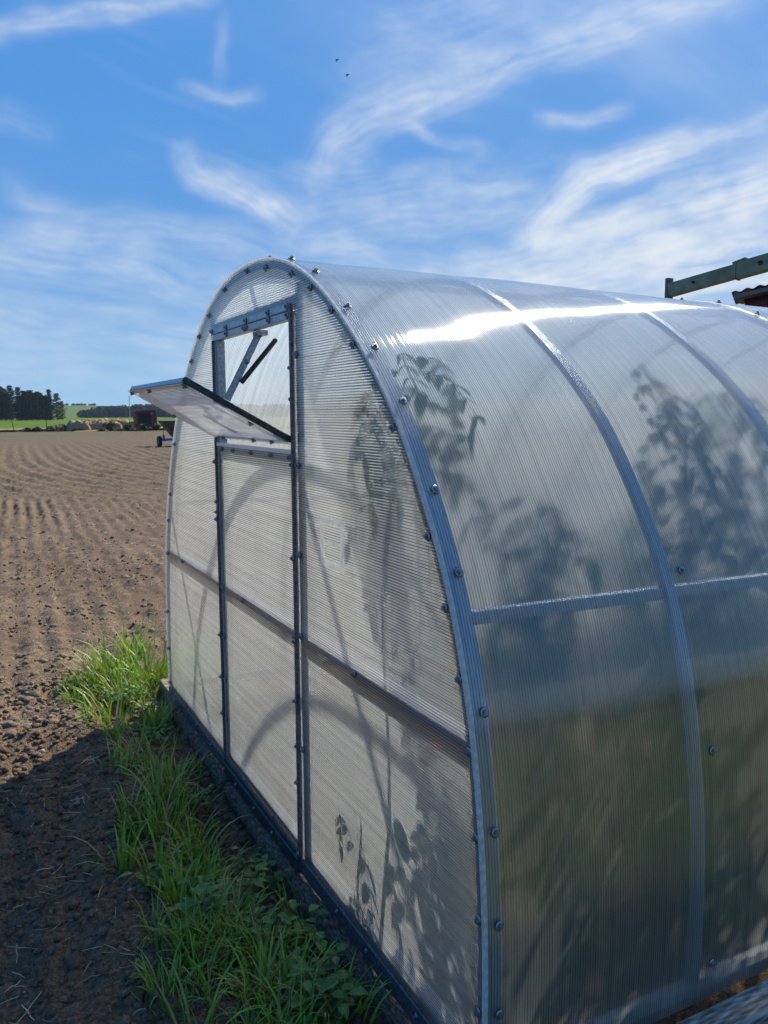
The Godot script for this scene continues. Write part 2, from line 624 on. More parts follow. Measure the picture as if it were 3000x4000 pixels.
func make_profile() -> void:
	var half := [Vector2(1.6, -0.03), Vector2(1.606, 0.2), Vector2(1.6, 0.42), Vector2(1.578, 0.65), Vector2(1.535, 0.88), Vector2(1.435, 1.17), Vector2(1.312, 1.385), Vector2(1.2, 1.545), Vector2(1.05, 1.7), Vector2(0.82, 1.88), Vector2(0.685, 1.965), Vector2(0.5, 2.05), Vector2(0.31, 2.104), Vector2(0.1, 2.129)]
	var k: Array[Vector2] = []
	for p in half:
		k.append(Vector2(-p.x, p.y))
	k.append(Vector2(0, 2.132))
	half.reverse()
	for p in half:
		k.append(p)
	var fine := PackedVector2Array()
	for i in k.size() - 1:
		var a: Vector2 = k[maxi(i - 1, 0)]
		var d: Vector2 = k[mini(i + 2, k.size() - 1)]
		for j in 12:
			fine.append(k[i].cubic_interpolate_in_time(k[i + 1], a, d, j / 12.0, k[i].distance_to(k[i + 1]), -a.distance_to(k[i]) if i > 0 else -0.1, k[i].distance_to(k[i + 1]) + k[i + 1].distance_to(d) + 0.0001))
	fine.append(k[-1])
	# smooth a little, then resample by arc length
	for pass_ in 6:
		for i in range(1, fine.size() - 1):
			fine[i] = (fine[i - 1] + fine[i] * 2.0 + fine[i + 1]) / 4.0
	var total := 0.0
	for i in fine.size() - 1:
		total += fine[i].distance_to(fine[i + 1])
	var n := 112
	prof = PackedVector2Array()
	var run := 0.0
	var i := 0
	for s in n + 1:
		var want := total * s / n
		while i < fine.size() - 2 and run + fine[i].distance_to(fine[i + 1]) < want:
			run += fine[i].distance_to(fine[i + 1])
			i += 1
		prof.append(fine[i].lerp(fine[i + 1], clampf((want - run) / maxf(fine[i].distance_to(fine[i + 1]), 1e-6), 0, 1)))
	prof_n = PackedVector2Array()
	for s in n + 1:
		var d := (prof[mini(s + 1, n)] - prof[maxi(s - 1, 0)]).normalized()
		prof_n.append(Vector2(-d.y, d.x))


func arch_x(y: float) -> float:      # half width of the arch at a height
	for i in range(prof.size() / 2, prof.size() - 1):
		if prof[i + 1].y <= y:
			return lerpf(prof[i].x, prof[i + 1].x, (prof[i].y - y) / maxf(prof[i].y - prof[i + 1].y, 1e-6))
	return 1.6


func arch_y(x: float) -> float:
	x = absf(x)
	for i in range(prof.size() / 2, prof.size() - 1):
		if prof[i + 1].x >= x:
			return lerpf(prof[i].y, prof[i + 1].y, (x - prof[i].x) / maxf(prof[i + 1].x - prof[i].x, 1e-6))
	return 0.0


# ---- ground -------------------------------------------------------------------------------------

func furrow(x: float, z: float) -> float:
	# near: straight drill rows; further out an older pass whose rows swing round towards the house
	var f1 := 0.8 * sin((z - x * 0.055 + 0.07 * nz2.get_noise_2d(x * 3.0, z * 3.0)) * TAU / 0.2) + 0.2 * sin((z - x * 0.055) * TAU / 0.8)
	var u := clampf(x + 36.0, 0.0, 24.0)
	var c := z - (0.06 * (x + 36.0) - 0.0003 * u * u * u)
	var f2 := sin((c + 0.10 * nz2.get_noise_2d(x * 2.0, z * 6.0)) * TAU / 0.52) * 0.75 + 0.25 * sin(c * TAU / 1.9)
	var m := smoothstep(-13.5, -16.0, x + z * 0.5)
	return lerpf(f1, f2, m)


func ground_y(x: float, z: float) -> float:
	var inside := smoothstep(1.75, 1.6, absf(x)) * smoothstep(0.06, 0.0, z) * smoothstep(-4.4, -4.2, z)
	var far := smoothstep(60.0, 30.0, absf(x)) * smoothstep(45.0, 25.0, absf(z))
	var open := smoothstep(0.35, 0.95, Vector2(maxf(absf(x) - 1.6, 0.0), maxf(maxf(z, -z - 4.2), 0.0)).length()) * (1.0 - smoothstep(1.3, 2.1, x))
	var y := GROUND
	y += far * open * (0.35 + 0.9 * clampf(0.5 + 1.4 * nz2.get_noise_2d(x * 9.0 + 31.0, z * 14.0), 0.0, 1.0)) * lerpf(0.016, 0.06, smoothstep(-8.0, -18.0, x)) * furrow(x, z) * (0.75 + 0.5 * nz2.get_noise_2d(x * 30.0, z * 30.0))
	var n := nz.get_noise_2d(x * 3.0, z * 3.0) * 0.6 + nz.get_noise_2d(x * 12.0, z * 12.0) * 0.35 + nz.get_noise_2d(x * 36.0, z * 36.0) * 0.2
	y += n * 0.065 * (1.0 - 0.6 * inside) * far * (1.0 - 0.7 * smoothstep(1.3, 2.1, x))
	y += 0.07 * exp(-((x + 0.75) * (x + 0.75) / 0.25 + (z - 0.42) * (z - 0.42) / 0.05))
	y -= 0.05 * exp(-((x + 0.1) * (x + 0.1) / 0.6 + (z - 0.15) * (z - 0.15) / 0.02))
	y += 0.03 * exp(-((x - 0.55) * (x - 0.55) / 0.3 + (z - 0.55) * (z - 0.55) / 0.05))
	return y


func steps(a: float, b: float, fine: float, grow: float, cap_to: float, cap: float, end: float) -> Array:
	# fine steps from a to b; then growing steps, capped until cap_to, then on to end
	var r := []
	var x := a
	while x < b:
		r.append(x)
		x += fine
	var s := fine
	while x < end:
		r.append(x)
		s *= grow
		if x < cap_to:
			s = minf(s, cap)
		x += s
	r.append(end)
	return r


func make_ground() -> void:
	var xs := []
	for v in steps(-2.2, 3.4, 0.026, 1.035, 62.0, 0.22, 3200.0):
		xs.append(-v)
	xs.reverse()
	for v in steps(2.3, 2.31, 0.1, 1.25, 0.0, 1.0, 3200.0):
		xs.append(v)
	var zs := []
	for v in steps(0.3, 0.31, 0.03, 1.02, 13.0, 0.075, 3200.0):
		zs.append(-v)
	zs.reverse()
	for v in steps(-0.27, 1.5, 0.026, 1.08, 5.0, 0.16, 3200.0):
		zs.append(v)
	var nx := xs.size()
	var nzz := zs.size()
	var vs := PackedVector3Array()
	var cs := PackedColorArray()
	var idx := PackedInt32Array()
	vs.resize(nx * nzz)
	cs.resize(nx * nzz)
	for i in nx:
		for j in nzz:
			var x: float = xs[i]
			var z: float = zs[j]
			var y := ground_y(x, z)
			vs[i * nzz + j] = Vector3(x, y, z)
			var t := nz2.get_noise_2d(x * 12.0, z * 12.0)
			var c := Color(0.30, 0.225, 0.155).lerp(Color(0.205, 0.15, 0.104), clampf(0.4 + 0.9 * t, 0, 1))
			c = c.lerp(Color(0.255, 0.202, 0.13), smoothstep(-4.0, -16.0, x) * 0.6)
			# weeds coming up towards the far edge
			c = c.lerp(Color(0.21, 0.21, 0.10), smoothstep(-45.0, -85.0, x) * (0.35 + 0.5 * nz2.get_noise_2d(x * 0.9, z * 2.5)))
			# darker soil by the house: its shade put into the colour
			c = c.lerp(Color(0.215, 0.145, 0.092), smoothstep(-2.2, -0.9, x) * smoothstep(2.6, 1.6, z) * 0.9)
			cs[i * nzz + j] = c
	for i in nx - 1:
		for j in nzz - 1:
			var a := i * nzz + j
			idx.append_array([a, a + nzz, a + nzz + 1, a, a + nzz + 1, a + 1])
	var nor := PackedVector3Array()
	nor.resize(nx * nzz)
	for i in nx:
		for j in nzz:
			var ia := maxi(i - 1, 0) * nzz + j
			var ib := mini(i + 1, nx - 1) * nzz + j
			var ja := i * nzz + maxi(j - 1, 0)
			var jb := i * nzz + mini(j + 1, nzz - 1)
			nor[i * nzz + j] = (vs[jb] - vs[ja]).cross(vs[ib] - vs[ia]).normalized()
	var arr := []
	arr.resize(Mesh.ARRAY_MAX)
	arr[Mesh.ARRAY_VERTEX] = vs
	arr[Mesh.ARRAY_NORMAL] = nor
	arr[Mesh.ARRAY_COLOR] = cs
	arr[Mesh.ARRAY_INDEX] = idx
	var me := ArrayMesh.new()
	me.add_surface_from_arrays(Mesh.PRIMITIVE_TRIANGLES, arr)
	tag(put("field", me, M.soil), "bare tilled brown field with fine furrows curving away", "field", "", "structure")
	make_clods()


func lump_mesh(sd: int) -> ArrayMesh:
	var s := SphereMesh.new()
	s.radius = 0.5
	s.height = 1.0
	s.radial_segments = 7
	s.rings = 4
	var a := s.get_mesh_arrays()
	var vs: PackedVector3Array = a[Mesh.ARRAY_VERTEX]
	var n := FastNoiseLite.new()
	n.seed = sd
	n.frequency = 1.1
	n.fractal_octaves = 2
	for i in vs.size():
		vs[i] *= 1.0 + 0.55 * n.get_noise_3dv(vs[i] * 2.0)
	var st := new_st()
	st.set_smooth_group(0)
	var idx: PackedInt32Array = a[Mesh.ARRAY_INDEX]
	for i in idx:
		st.add_vertex(vs[i])
	st.generate_normals()
	return st.commit()


func make_clods() -> void:
	var all := [[], [], []]
	var cols := [[], [], []]
	for i in 15000:
		var x := 0.0
		var z := 0.0
		var s := 0.0
		if i < 8500:
			x = rng.randf_range(-2.6, 1.4)
			z = rng.randf_range(0.02, 1.5)
			s = 0.005 + 0.032 * pow(rng.randf(), 5.0)
		elif i < 12500:
			x = rng.randf_range(-6.5, -2.0)
			z = rng.randf_range(-2.4, 1.5)
			s = 0.005 + 0.026 * pow(rng.randf(), 5.0)
		else:
			x = -6.0 - 24.0 * pow(rng.randf(), 1.5)
			z = rng.randf_range(-0.24, 0.06) * -x + 0.4
			s = 0.008 + 0.028 * pow(rng.randf(), 6.0)
		if x > -1.7 and z < 0.02:
			continue
		var b := Basis.from_euler(Vector3(rng.randf() * TAU, rng.randf() * TAU, rng.randf() * TAU)).scaled(Vector3(1, 0.8, 1) * s)
		var k := i % 3
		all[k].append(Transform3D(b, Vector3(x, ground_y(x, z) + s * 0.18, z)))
		var v := rng.randf_range(0.7, 1.25)
		var c := Color(0.31, 0.23, 0.155) * v if x < -1.6 else Color(0.215, 0.15, 0.10) * v  # darker by the house, like the shade put into the soil
		if rng.randf() < 0.012:
			c = Color(0.45, 0.42, 0.38)
		cols[k].append(c)
	for i in 420:        # bigger, half-buried clods
		var x := rng.randf_range(-3.2, 1.0) if i < 300 else rng.randf_range(-12.0, -3.0)
		var z := rng.randf_range(0.42, 1.4) if i < 300 else rng.randf_range(-0.2, 0.06) * -x + 0.4
		var s := rng.randf_range(0.025, 0.075)
		var b := Basis.from_euler(Vector3(rng.randf() * TAU, rng.randf() * TAU, rng.randf() * TAU)).scaled(Vector3(1.0, 0.62, 1.0) * s)
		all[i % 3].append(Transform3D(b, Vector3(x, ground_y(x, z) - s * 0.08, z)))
		cols[i % 3].append((Color(0.30, 0.225, 0.155) if x < -1.6 else Color(0.215, 0.147, 0.095)) * rng.randf_range(0.85, 1.15))  # same split: shade by the house is put into the tone
	var lb := ["crumbs of brown soil strewn over the tilled ground", "small brown clods of soil lying over the tilled ground", "loose lumps of dry soil over the tilled ground"]
	for k in 3:
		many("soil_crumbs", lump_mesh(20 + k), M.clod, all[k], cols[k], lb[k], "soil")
	# straw and dead stalks
	var st := new_st()
	tube(st, [Vector3(-0.5, 0, 0), Vector3(-0.1, 0.05, 0.02), Vector3(0.2, 0.02, -0.03), Vector3(0.5, 0.06, 0.03)], [0.02, 0.024, 0.022, 0.015], 4)
	st.generate_normals()
	var me := st.commit()
	var xs := []
	var cl := []
	for i in 3600:
		var x := 0.0
		var z := 0.0
		var l := 0.0
		if i < 800:
			x = rng.randf_range(-2.6, 1.3)
			z = rng.randf_range(0.15, 1.4)
			l = 0.015 + 0.11 * pow(rng.randf(), 2.5)
		elif i < 1800:
			x = rng.randf_range(-8, -2.0)
			z = rng.randf_range(-3.0, 1.4)
			l = 0.03 + 0.14 * pow(rng.randf(), 2.0)
		else:
			x = -6.0 - 32.0 * pow(rng.randf(), 1.4)
			z = rng.randf_range(-0.24, 0.06) * -x + 0.4
			l = 0.06 + 0.14 * pow(rng.randf(), 2.0)
		if x > -1.7 and z < 0.1:
			continue
		var th := rng.randf_range(0.6, 1.6) * (0.14 if x > -2.5 else 0.2) / maxf(l / 0.06, 0.6)
		var b := Basis.from_euler(Vector3(rng.randf() * TAU, rng.randf() * TAU, rng.randf_range(-0.25, 0.25)))
		b = b * Basis.from_scale(Vector3(l, l * th * 5.0, l * th * 5.0))
		xs.append(Transform3D(b, Vector3(x, ground_y(x, z) + 0.008, z)))
		cl.append(Color(0.52, 0.42, 0.26) * rng.randf_range(0.5, 1.25))
	many("straw_litter", me, M.straw, xs, cl, "pale straw and dead stalks littering the bare soil", "straw")


# ---- greenhouse ---------------------------------------------------------------------------------

const FLUTE := 0.008


func grid_surface(me: ArrayMesh, vs: PackedVector3Array, nor: PackedVector3Array, uv: PackedVector2Array, wide: int, m: Material, dirt := false) -> void:
	# a grid of points, "wide" to a row, as one surface whose front is on the side of its normals
	var cs := PackedColorArray()
	if dirt:        # dust in patches, and mud splashed up from the ground
		cs.resize(vs.size())
		for i in vs.size():
			var v := vs[i]
			var n := nz2.get_noise_3d(v.x * 60.0, v.y * 40.0, v.z * 60.0)
			var mud := exp(-maxf(v.y, 0.0) / 0.10) * clampf(0.55 + 1.3 * nz.get_noise_3d(v.x * 14.0, v.y * 14.0, v.z * 14.0), 0.0, 1.0)
			var w := 0.93 + 0.10 * n
			cs[i] = Color(w, w, w).lerp(Color(0.50, 0.44, 0.36), 0.65 * mud)
	var idx := PackedInt32Array()
	var rows := vs.size() / wide
	idx.resize((rows - 1) * (wide - 1) * 6)
	var k := 0
	for j in rows - 1:
		for i in wide - 1:
			var a := j * wide + i
			var b := a + wide
			for q in [a, b, b + 1, a, b + 1, a + 1]:
				idx[k] = q
				k += 1
	var arr := []
	arr.resize(Mesh.ARRAY_MAX)
	arr[Mesh.ARRAY_VERTEX] = vs
	arr[Mesh.ARRAY_NORMAL] = nor
	arr[Mesh.ARRAY_TEX_UV] = uv
	arr[Mesh.ARRAY_INDEX] = idx
	if dirt:
		arr[Mesh.ARRAY_COLOR] = cs
	me.add_surface_from_arrays(Mesh.PRIMITIVE_TRIANGLES, arr)
	me.surface_set_material(me.get_surface_count() - 1, m)


func flat_panel(y0: float, y1: float, edges: Callable, nx: int, z0: float, wave: float) -> ArrayMesh:
	# twin-wall sheet whose flutes lie along x: every flute is a shallow ridge; edges(y) gives its two ends
	var vs := PackedVector3Array()
	var uv := PackedVector2Array()
	var nor := PackedVector3Array()
	var n := int((y1 - y0) / FLUTE * 4.0)
	for j in n + 1:
		var y := lerpf(y0, y1, float(j) / n)
		var e: Vector2 = edges.call(y)
		var ph := y / FLUTE * TAU
		for i in nx + 1:
			var x := lerpf(e.x, e.y, float(i) / nx)
			vs.append(Vector3(x, y, z0 + 0.0002 * sin(ph) + wave * nz.get_noise_2d(x * 4.0, y * 4.0 + 40.0)))
			uv.append(Vector2(y / (64.0 * FLUTE), x / 1.3))
			nor.append(Vector3(0.0, -0.14 * cos(ph), 1.0).normalized())
	var me := ArrayMesh.new()
	grid_surface(me, vs, nor, uv, nx + 1, M.panel, true)
	for i in vs.size():      # the clear outer skin of the sheet
		vs[i].z += 0.0015
	grid_surface(me, vs, nor, uv, nx + 1, M.sheet_skin)
	return me


func cover_sheet(za: float, zb: float, off: float) -> ArrayMesh:
	# twin-wall sheet bent over the arches; its flutes run round the arch
	var n := prof.size()
	var rows := int(absf(zb - za) / FLUTE * 4.0)
	var vs := PackedVector3Array()
	var uv := PackedVector2Array()
	var nor := PackedVector3Array()
	var step := prof[0].distance_to(prof[1])
	var per := RandomNumberGenerator.new()
	per.seed = 3
	var tilt := 0.0
	for j in rows + 1:
		var z := lerpf(za, zb, float(j) / rows)
		var ph := -z / FLUTE * TAU
		if j % 4 == 0:
			tilt = per.randf_range(0.17, 0.22)
		var held := minf(absf(fposmod(z + 0.35, 0.7) - 0.35) / 0.2, 1.0)
		var slope := tilt * cos(ph)
		for i in n:
			var o := 0.002 + off + 0.0002 * sin(ph) + 0.006 * held * nz.get_noise_2d(i * 0.10, z * 1.2)
			var p := prof[i] + prof_n[i] * o
			# the slight bulges between the arches
			var bend := 0.006 * held * (nz.get_noise_2d((i + 1) * 0.10, z * 1.2) - nz.get_noise_2d((i - 1) * 0.10, z * 1.2)) / (2.0 * step)
			var t := Vector2(prof_n[i].y, -prof_n[i].x)
			vs.append(Vector3(p.x, p.y, z))
			uv.append(Vector2(-z / (64.0 * FLUTE), i * step / 1.3))
			nor.append(Vector3(prof_n[i].x - t.x * bend, prof_n[i].y - t.y * bend, slope).normalized())
	var me := ArrayMesh.new()
	# one sheet graded for light: opened to the sun, kept dark towards the camera
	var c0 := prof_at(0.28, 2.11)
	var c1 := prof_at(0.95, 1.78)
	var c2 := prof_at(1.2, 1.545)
	for part in [[0, c0, M.cover_sun_in], [c0, c1, M.cover_sun_part], [c1, c2, M.cover_sun_least], [c2, n - 1, M.cover]]:
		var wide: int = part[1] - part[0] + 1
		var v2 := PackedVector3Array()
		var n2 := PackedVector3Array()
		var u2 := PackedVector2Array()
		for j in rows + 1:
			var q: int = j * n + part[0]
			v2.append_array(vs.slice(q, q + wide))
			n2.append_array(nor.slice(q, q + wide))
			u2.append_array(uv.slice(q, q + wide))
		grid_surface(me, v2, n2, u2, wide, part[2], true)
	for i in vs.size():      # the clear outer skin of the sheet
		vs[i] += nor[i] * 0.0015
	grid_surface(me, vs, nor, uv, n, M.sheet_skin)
	return me


func arch_tube(st: SurfaceTool, z0: float, z1: float, o0: float, o1: float, from := 0, to := -1) -> void:
	# a square tube bent along the arch, between two distances inwards; rounded look by smooth groups on each side
	if to < 0:
		to = prof.size() - 1
	for i in range(from, to):
		var a0 := prof[i] - prof_n[i] * o0
		var a1 := prof[i] - prof_n[i] * o1
		var b0 := prof[i + 1] - prof_n[i + 1] * o0
		var b1 := prof[i + 1] - prof_n[i + 1] * o1
		st.set_smooth_group(1)
		quad(st, Vector3(a0.x, a0.y, z1), Vector3(a0.x, a0.y, z0), Vector3(b0.x, b0.y, z0), Vector3(b0.x, b0.y, z1))
		st.set_smooth_group(2)
		quad(st, Vector3(a1.x, a1.y, z0), Vector3(a1.x, a1.y, z1), Vector3(b1.x, b1.y, z1), Vector3(b1.x, b1.y, z0))
		st.set_smooth_group(3)
		quad(st, Vector3(a0.x, a0.y, z0), Vector3(a1.x, a1.y, z0), Vector3(b1.x, b1.y, z0), Vector3(b0.x, b0.y, z0))
		st.set_smooth_group(4)
		quad(st, Vector3(a1.x, a1.y, z1), Vector3(a0.x, a0.y, z1), Vector3(b0.x, b0.y, z1), Vector3(b1.x, b1.y, z1))
	st.set_smooth_group(-1)
	for i in [from, to]:
		var a := prof[i] - prof_n[i] * o0
		var b := prof[i] - prof_n[i] * o1
		var q := [Vector3(a.x, a.y, z0), Vector3(a.x, a.y, z1), Vector3(b.x, b.y, z1), Vector3(b.x, b.y, z0)]
		if i == from:
			quad(st, q[3], q[2], q[1], q[0])
		else:
			quad(st, q[0], q[1], q[2], q[3])


func disc(st: SurfaceTool, r: float, z0: float, z1: float, n: int, r1 := -1.0) -> void:
	if r1 < 0.0:
		r1 = r
	st.set_smooth_group(-1)
	for k in n:
		var a := TAU * k / n
		var b := TAU * (k + 1) / n
		var p := Vector3(cos(a), sin(a), 0)
		var q := Vector3(cos(b), sin(b), 0)
		quad(st, p * r + Vector3(0, 0, z0), p * r1 + Vector3(0, 0, z1), q * r1 + Vector3(0, 0, z1), q * r + Vector3(0, 0, z0))
		tri(st, p * r1 + Vector3(0, 0, z1), Vector3(0, 0, z1), q * r1 + Vector3(0, 0, z1))


var bolt_mesh: ArrayMesh


func make_bolt_mesh() -> void:
	var st := new_st()
	disc(st, 0.0115, 0.0, 0.0025, 14, 0.0125)
	st.generate_normals()
	st.set_material(M.rubber)
	bolt_mesh = st.commit()
	st = new_st()
	disc(st, 0.0115, 0.0026, 0.0045, 14, 0.0085)
	disc(st, 0.0064, 0.0045, 0.0105, 6)
	disc(st, 0.003, 0.0105, 0.0125, 6)
	st.generate_normals()
	st.set_material(M.bolt_metal)
	st.commit(bolt_mesh)


func bolt(parent: Node3D, at: Vector3, normal: Vector3, size := 1.0) -> void:
	var o := MeshInstance3D.new()
	o.mesh = bolt_mesh
	o.name = "bolt"
	parent.add_child(o, true)
	var up := Vector3.UP if absf(normal.y) < 0.9 else Vector3.RIGHT
	var x := up.cross(normal).normalized()
	var turn := rng.randf() * TAU
	o.transform = Transform3D(Basis(x, normal.cross(x), normal) * Basis(Vector3(0, 0, 1), turn) * Basis.from_scale(Vector3.ONE * size), at)


func prof_at(x: float, y: float) -> int:
	var best := 0
	for i in prof.size():
		if prof[i].distance_squared_to(Vector2(x, y)) < prof[best].distance_squared_to(Vector2(x, y)):
			best = i
	return best


func make_greenhouse() -> void:
	make_bolt_mesh()
	var g := thing("greenhouse", "arched clear twin-wall greenhouse with galvanised frame beside the ploughed field", "greenhouse")
	g.transform = Transform3D(Basis(Vector3(1, 0, 0), Vector3(0, 1, 0), Vector3(0, 0.012, 1)), Vector3.ZERO)
	var st: SurfaceTool
	# arches
	for k in 7:
		st = new_st()
		if k == 0:
			arch_tube(st, -0.003, -0.047, 0.005, 0.036)
		else:
			arch_tube(st, -0.7 * k + 0.017, -0.7 * k - 0.017, 0.008, 0.03)
		obj("arch", st, M.galvanised, g)
	# purlins and side rails
	for s in [-1.0, 1.0]:
		st = new_st()
		for k in 6:
			bx(st, s * 1.424, s * 1.451, 1.072, 1.104, -0.7 * k - 0.05 if k == 0 else -0.7 * k - 0.022, -0.7 * k - 0.678, 0.002)
		obj("purlin", st, M.galvanised, g)
		st = new_st()
		bx(st, s * 1.566, s * 1.594, -0.012, 0.026, -0.048, -LENGTH + 0.02, 0.002)
		obj("side_rail", st, M.dull_rail, g)
	st = new_st()
	for k in 6:
		bx(st, -0.016, 0.016, 2.094, 2.121, -0.05 if k == 0 else -0.7 * k - 0.022, -0.7 * k - 0.678, 0.002)
	obj("ridge_purlin", st, M.galvanised, g)
	# end wall frame behind the sheets
	for x in [[-0.515, -0.478], [0.483, 0.522]]:
		st = new_st()
		bx(st, x[0], x[1], -0.03, arch_y(x[1]) - 0.045, -0.045, -0.004, 0.003)
		obj("post", st, M.galvanised, g)
	for x in [[-1.54, -0.516], [0.523, 1.54]]:
		st = new_st()
		bx(st, x[0], x[1], 0.79, 0.828, -0.036, -0.004, 0.003)
		obj("crossbar", st, M.galvanised, g)
		st = new_st()
		bx(st, x[0] + (-0.02 if x[0] < 0 else 0.0), x[1] + (0.0 if x[0] < 0 else 0.02), 0.0, 0.036, -0.04, -0.004, 0.003)
		obj("base_tube", st, M.galvanised, g)
	st = new_st()
	bx(st, -0.476, 0.481, 1.93, 1.968, -0.04, -0.004, 0.003)
	obj("lintel", st, M.galvanised, g)
	# flashing along the foot of the end wall
	for x in [[-1.6, -0.47, 0.0], [0.47, 1.6, 0.0]]:
		st = new_st()
		bx(st, x[0], x[1], -0.062, -0.002, 0.0, 0.011, 0.002)
		obj("base_channel", st, M.dark_profile, g)
	st = new_st()
	bx(st, -0.468, 0.468, -0.062, -0.008, 0.0, 0.022, 0.002)
	bx(st, -0.468, 0.468, -0.008, 0.012, 0.004, 0.014, 0.002)
	obj("threshold", st, M.teal_flashing, g)
	# sheets of the end wall
	var top := arch_y(0.482) - 0.004
	put("end_panel", flat_panel(-0.004, top, func(y): return Vector2(0.476, maxf(arch_x(y) - 0.003, 0.477)), 16, 0.004, 0.0015), null, g)
	put("end_panel", flat_panel(-0.004, top, func(y): return Vector2(-maxf(arch_x(y) - 0.003, 0.477), -0.471), 16, 0.004, 0.0015), null, g)
	put("top_panel", flat_panel(1.912, 2.129, func(y): return Vector2(-minf(arch_x(y) - 0.003, 0.474), minf(arch_x(y) - 0.003, 0.474)), 12, 0.004, 0.0015), null, g)
	# far end: one sheet with a frame
	var fp := put("far_end_panel", flat_panel(-0.03, 2.125, func(y): return Vector2(-arch_x(y) + 0.003, arch_x(y) - 0.003), 12, 0.0, 0.003), null, g)
	fp.transform = Transform3D(Basis(Vector3.UP, PI), Vector3(0, 0, -LENGTH - 0.022))
	for x in [-0.5, 0.5]:
		st = new_st()
		bx(st, x - 0.018, x + 0.018, -0.03, arch_y(x) - 0.035, -LENGTH - 0.02, -LENGTH + 0.018, 0.003)
		obj("post", st, M.galvanised, g)
	st = new_st()
	bx(st, -1.52, 1.52, 0.79, 0.828, -LENGTH + 0.02, -LENGTH + 0.05, 0.003)
	obj("crossbar", st, M.galvanised, g)
	# cover: two sheets, lapped
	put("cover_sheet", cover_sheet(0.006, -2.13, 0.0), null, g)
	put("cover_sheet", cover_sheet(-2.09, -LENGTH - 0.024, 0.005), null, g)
	# clear edge profile round the front of the cover
	st = new_st()
	arch_tube(st, 0.0105, 0.0, -0.003, 0.007)
	obj("edge_trim", st, M.edge_trim, g)
	# dark strips that cover the joints beside the door
	st = new_st()
	bx(st, -0.468, -0.457, -0.02, 1.886, 0.005, 0.017, 0.002)
	obj("joint_strip", st, M.dark_profile, g)
	st = new_st()
	bx(st, 0.457, 0.472, -0.05, 1.93, 0.005, 0.017, 0.002)
	obj("joint_strip", st, M.dark_profile, g)
	# header over the vent
	st = new_st()
	bx(st, -0.473, 0.453, 1.913, 1.937, 0.005, 0.013, 0.002)
	obj("header_strip", st, M.galvanised, g)
	st = new_st()
	bx(st, -0.452, 0.453, 1.885, 1.911, -0.018, 0.011, 0.002)
	obj("header_strip", st, M.galvanised, g)
	# vent opening
	st = new_st()
	bx(st, -0.452, -0.424, 1.452, 1.884, -0.03, 0.002, 0.002)
	obj("vent_jamb", st, M.galvanised, g)
	st = new_st()
	bx(st, 0.432, 0.453, 1.452, 1.884, -0.03, 0.002, 0.002)
	obj("vent_jamb", st, M.galvanised, g)
	make_door(g)
	make_vent(g)
	# glue left by a torn-off sticker
	st = new_st()
	for r in [[0.678, 0.708, 1.098, 1.256], [0.832, 0.86, 1.098, 1.256], [0.708, 0.832, 1.232, 1.256], [0.708, 0.832, 1.098, 1.122], [0.708, 0.832, 1.17, 1.184]]:
		quad(st, Vector3(r[0], r[2], 0.0075), Vector3(r[0], r[3], 0.0075), Vector3(r[1], r[3], 0.0075), Vector3(r[1], r[2], 0.0075))
	var sk := obj("sticker_residue", st, M.sticker_glue, g)
	sk.set_meta("label", "white glue outline left by a torn-off sticker")
	# bolts on the face
	for p in [[0.007, 2.108], [0.221, 2.085], [0.466, 2.028], [0.627, 1.962], [0.784, 1.876], [0.93, 1.765], [1.165, 1.535], [1.345, 1.275], [1.425, 1.115], [1.487, 0.96], [1.536, 0.8], [1.565, 0.606], [1.578, 0.414], [1.58, 0.185], [-0.286, 2.078], [-0.525, 2.0], [-0.7, 1.925], [-0.851, 1.822], [-1.06, 1.64], [-1.255, 1.418], [-1.395, 1.143], [-1.46, 0.99], [-1.515, 0.797], [-1.57, 0.45], [-1.575, 0.232], [-1.575, 0.03]]:
		var x: float = signf(p[0]) * minf(absf(p[0]), arch_x(p[1]) - 0.02)
		bolt(g, Vector3(x, p[1], 0.006), Vector3(0, 0, 1))
	for p in [[-0.465, 1.925, 0.013], [-0.258, 1.925, 0.013], [0.002, 1.925, 0.013], [0.252, 1.926, 0.013], [0.44, 1.926, 0.013], [-0.26, 1.899, 0.011], [-0.028, 1.899, 0.011], [0.0, 1.899, 0.011], [0.255, 1.9, 0.011], [0.436, 1.898, 0.011], [0.497, 1.765, 0.006], [0.444, 1.725, 0.005], [0.446, 1.621, 0.005], [-0.463, 1.367, 0.017], [-0.463, 1.112, 0.017], [-0.463, 0.588, 0.017], [-0.463, 0.394, 0.017], [-0.463, 0.223, 0.017], [0.465, 1.082, 0.017], [0.465, 0.792, 0.017], [0.465, 0.579, 0.017], [0.465, 0.28, 0.017], [0.463, 0.01, 0.017], [0.497, 1.401, 0.006], [0.497, 1.099, 0.006], [0.497, 0.817, 0.006], [0.497, 0.411, 0.006], [-0.49, 0.812, 0.006], [-1.17, 0.808, 0.006], [0.92, 0.808, 0.006]]:
		bolt(g, Vector3(p[0], p[1], p[2]), Vector3(0, 0, 1))
	for p in [[-1.39, -0.012, 0.011], [-0.965, -0.012, 0.011], [-0.691, -0.015, 0.011], [-0.44, -0.035, 0.022], [-0.263, -0.035, 0.022], [-0.02, -0.035, 0.022], [0.2, -0.035, 0.022], [-0.183, 0.018, 0.005], [0.171, 0.018, 0.005], [0.788, -0.022, 0.011], [1.0, -0.026, 0.011], [1.298, -0.026, 0.011]]:
		bolt(g, Vector3(p[0], p[1], p[2]), Vector3(0, 0, 1), 0.8)
	# bolts on the cover
	var ring := [[0.0, 2.13], [0.174, 2.122], [0.381, 2.075], [0.577, 2.005], [0.806, 1.878], [0.98, 1.741], [1.141, 1.573], [1.285, 1.386], [1.407, 1.176], [1.527, 0.861], [1.577, 0.611], [1.592, 0.413], [1.597, 0.192]]
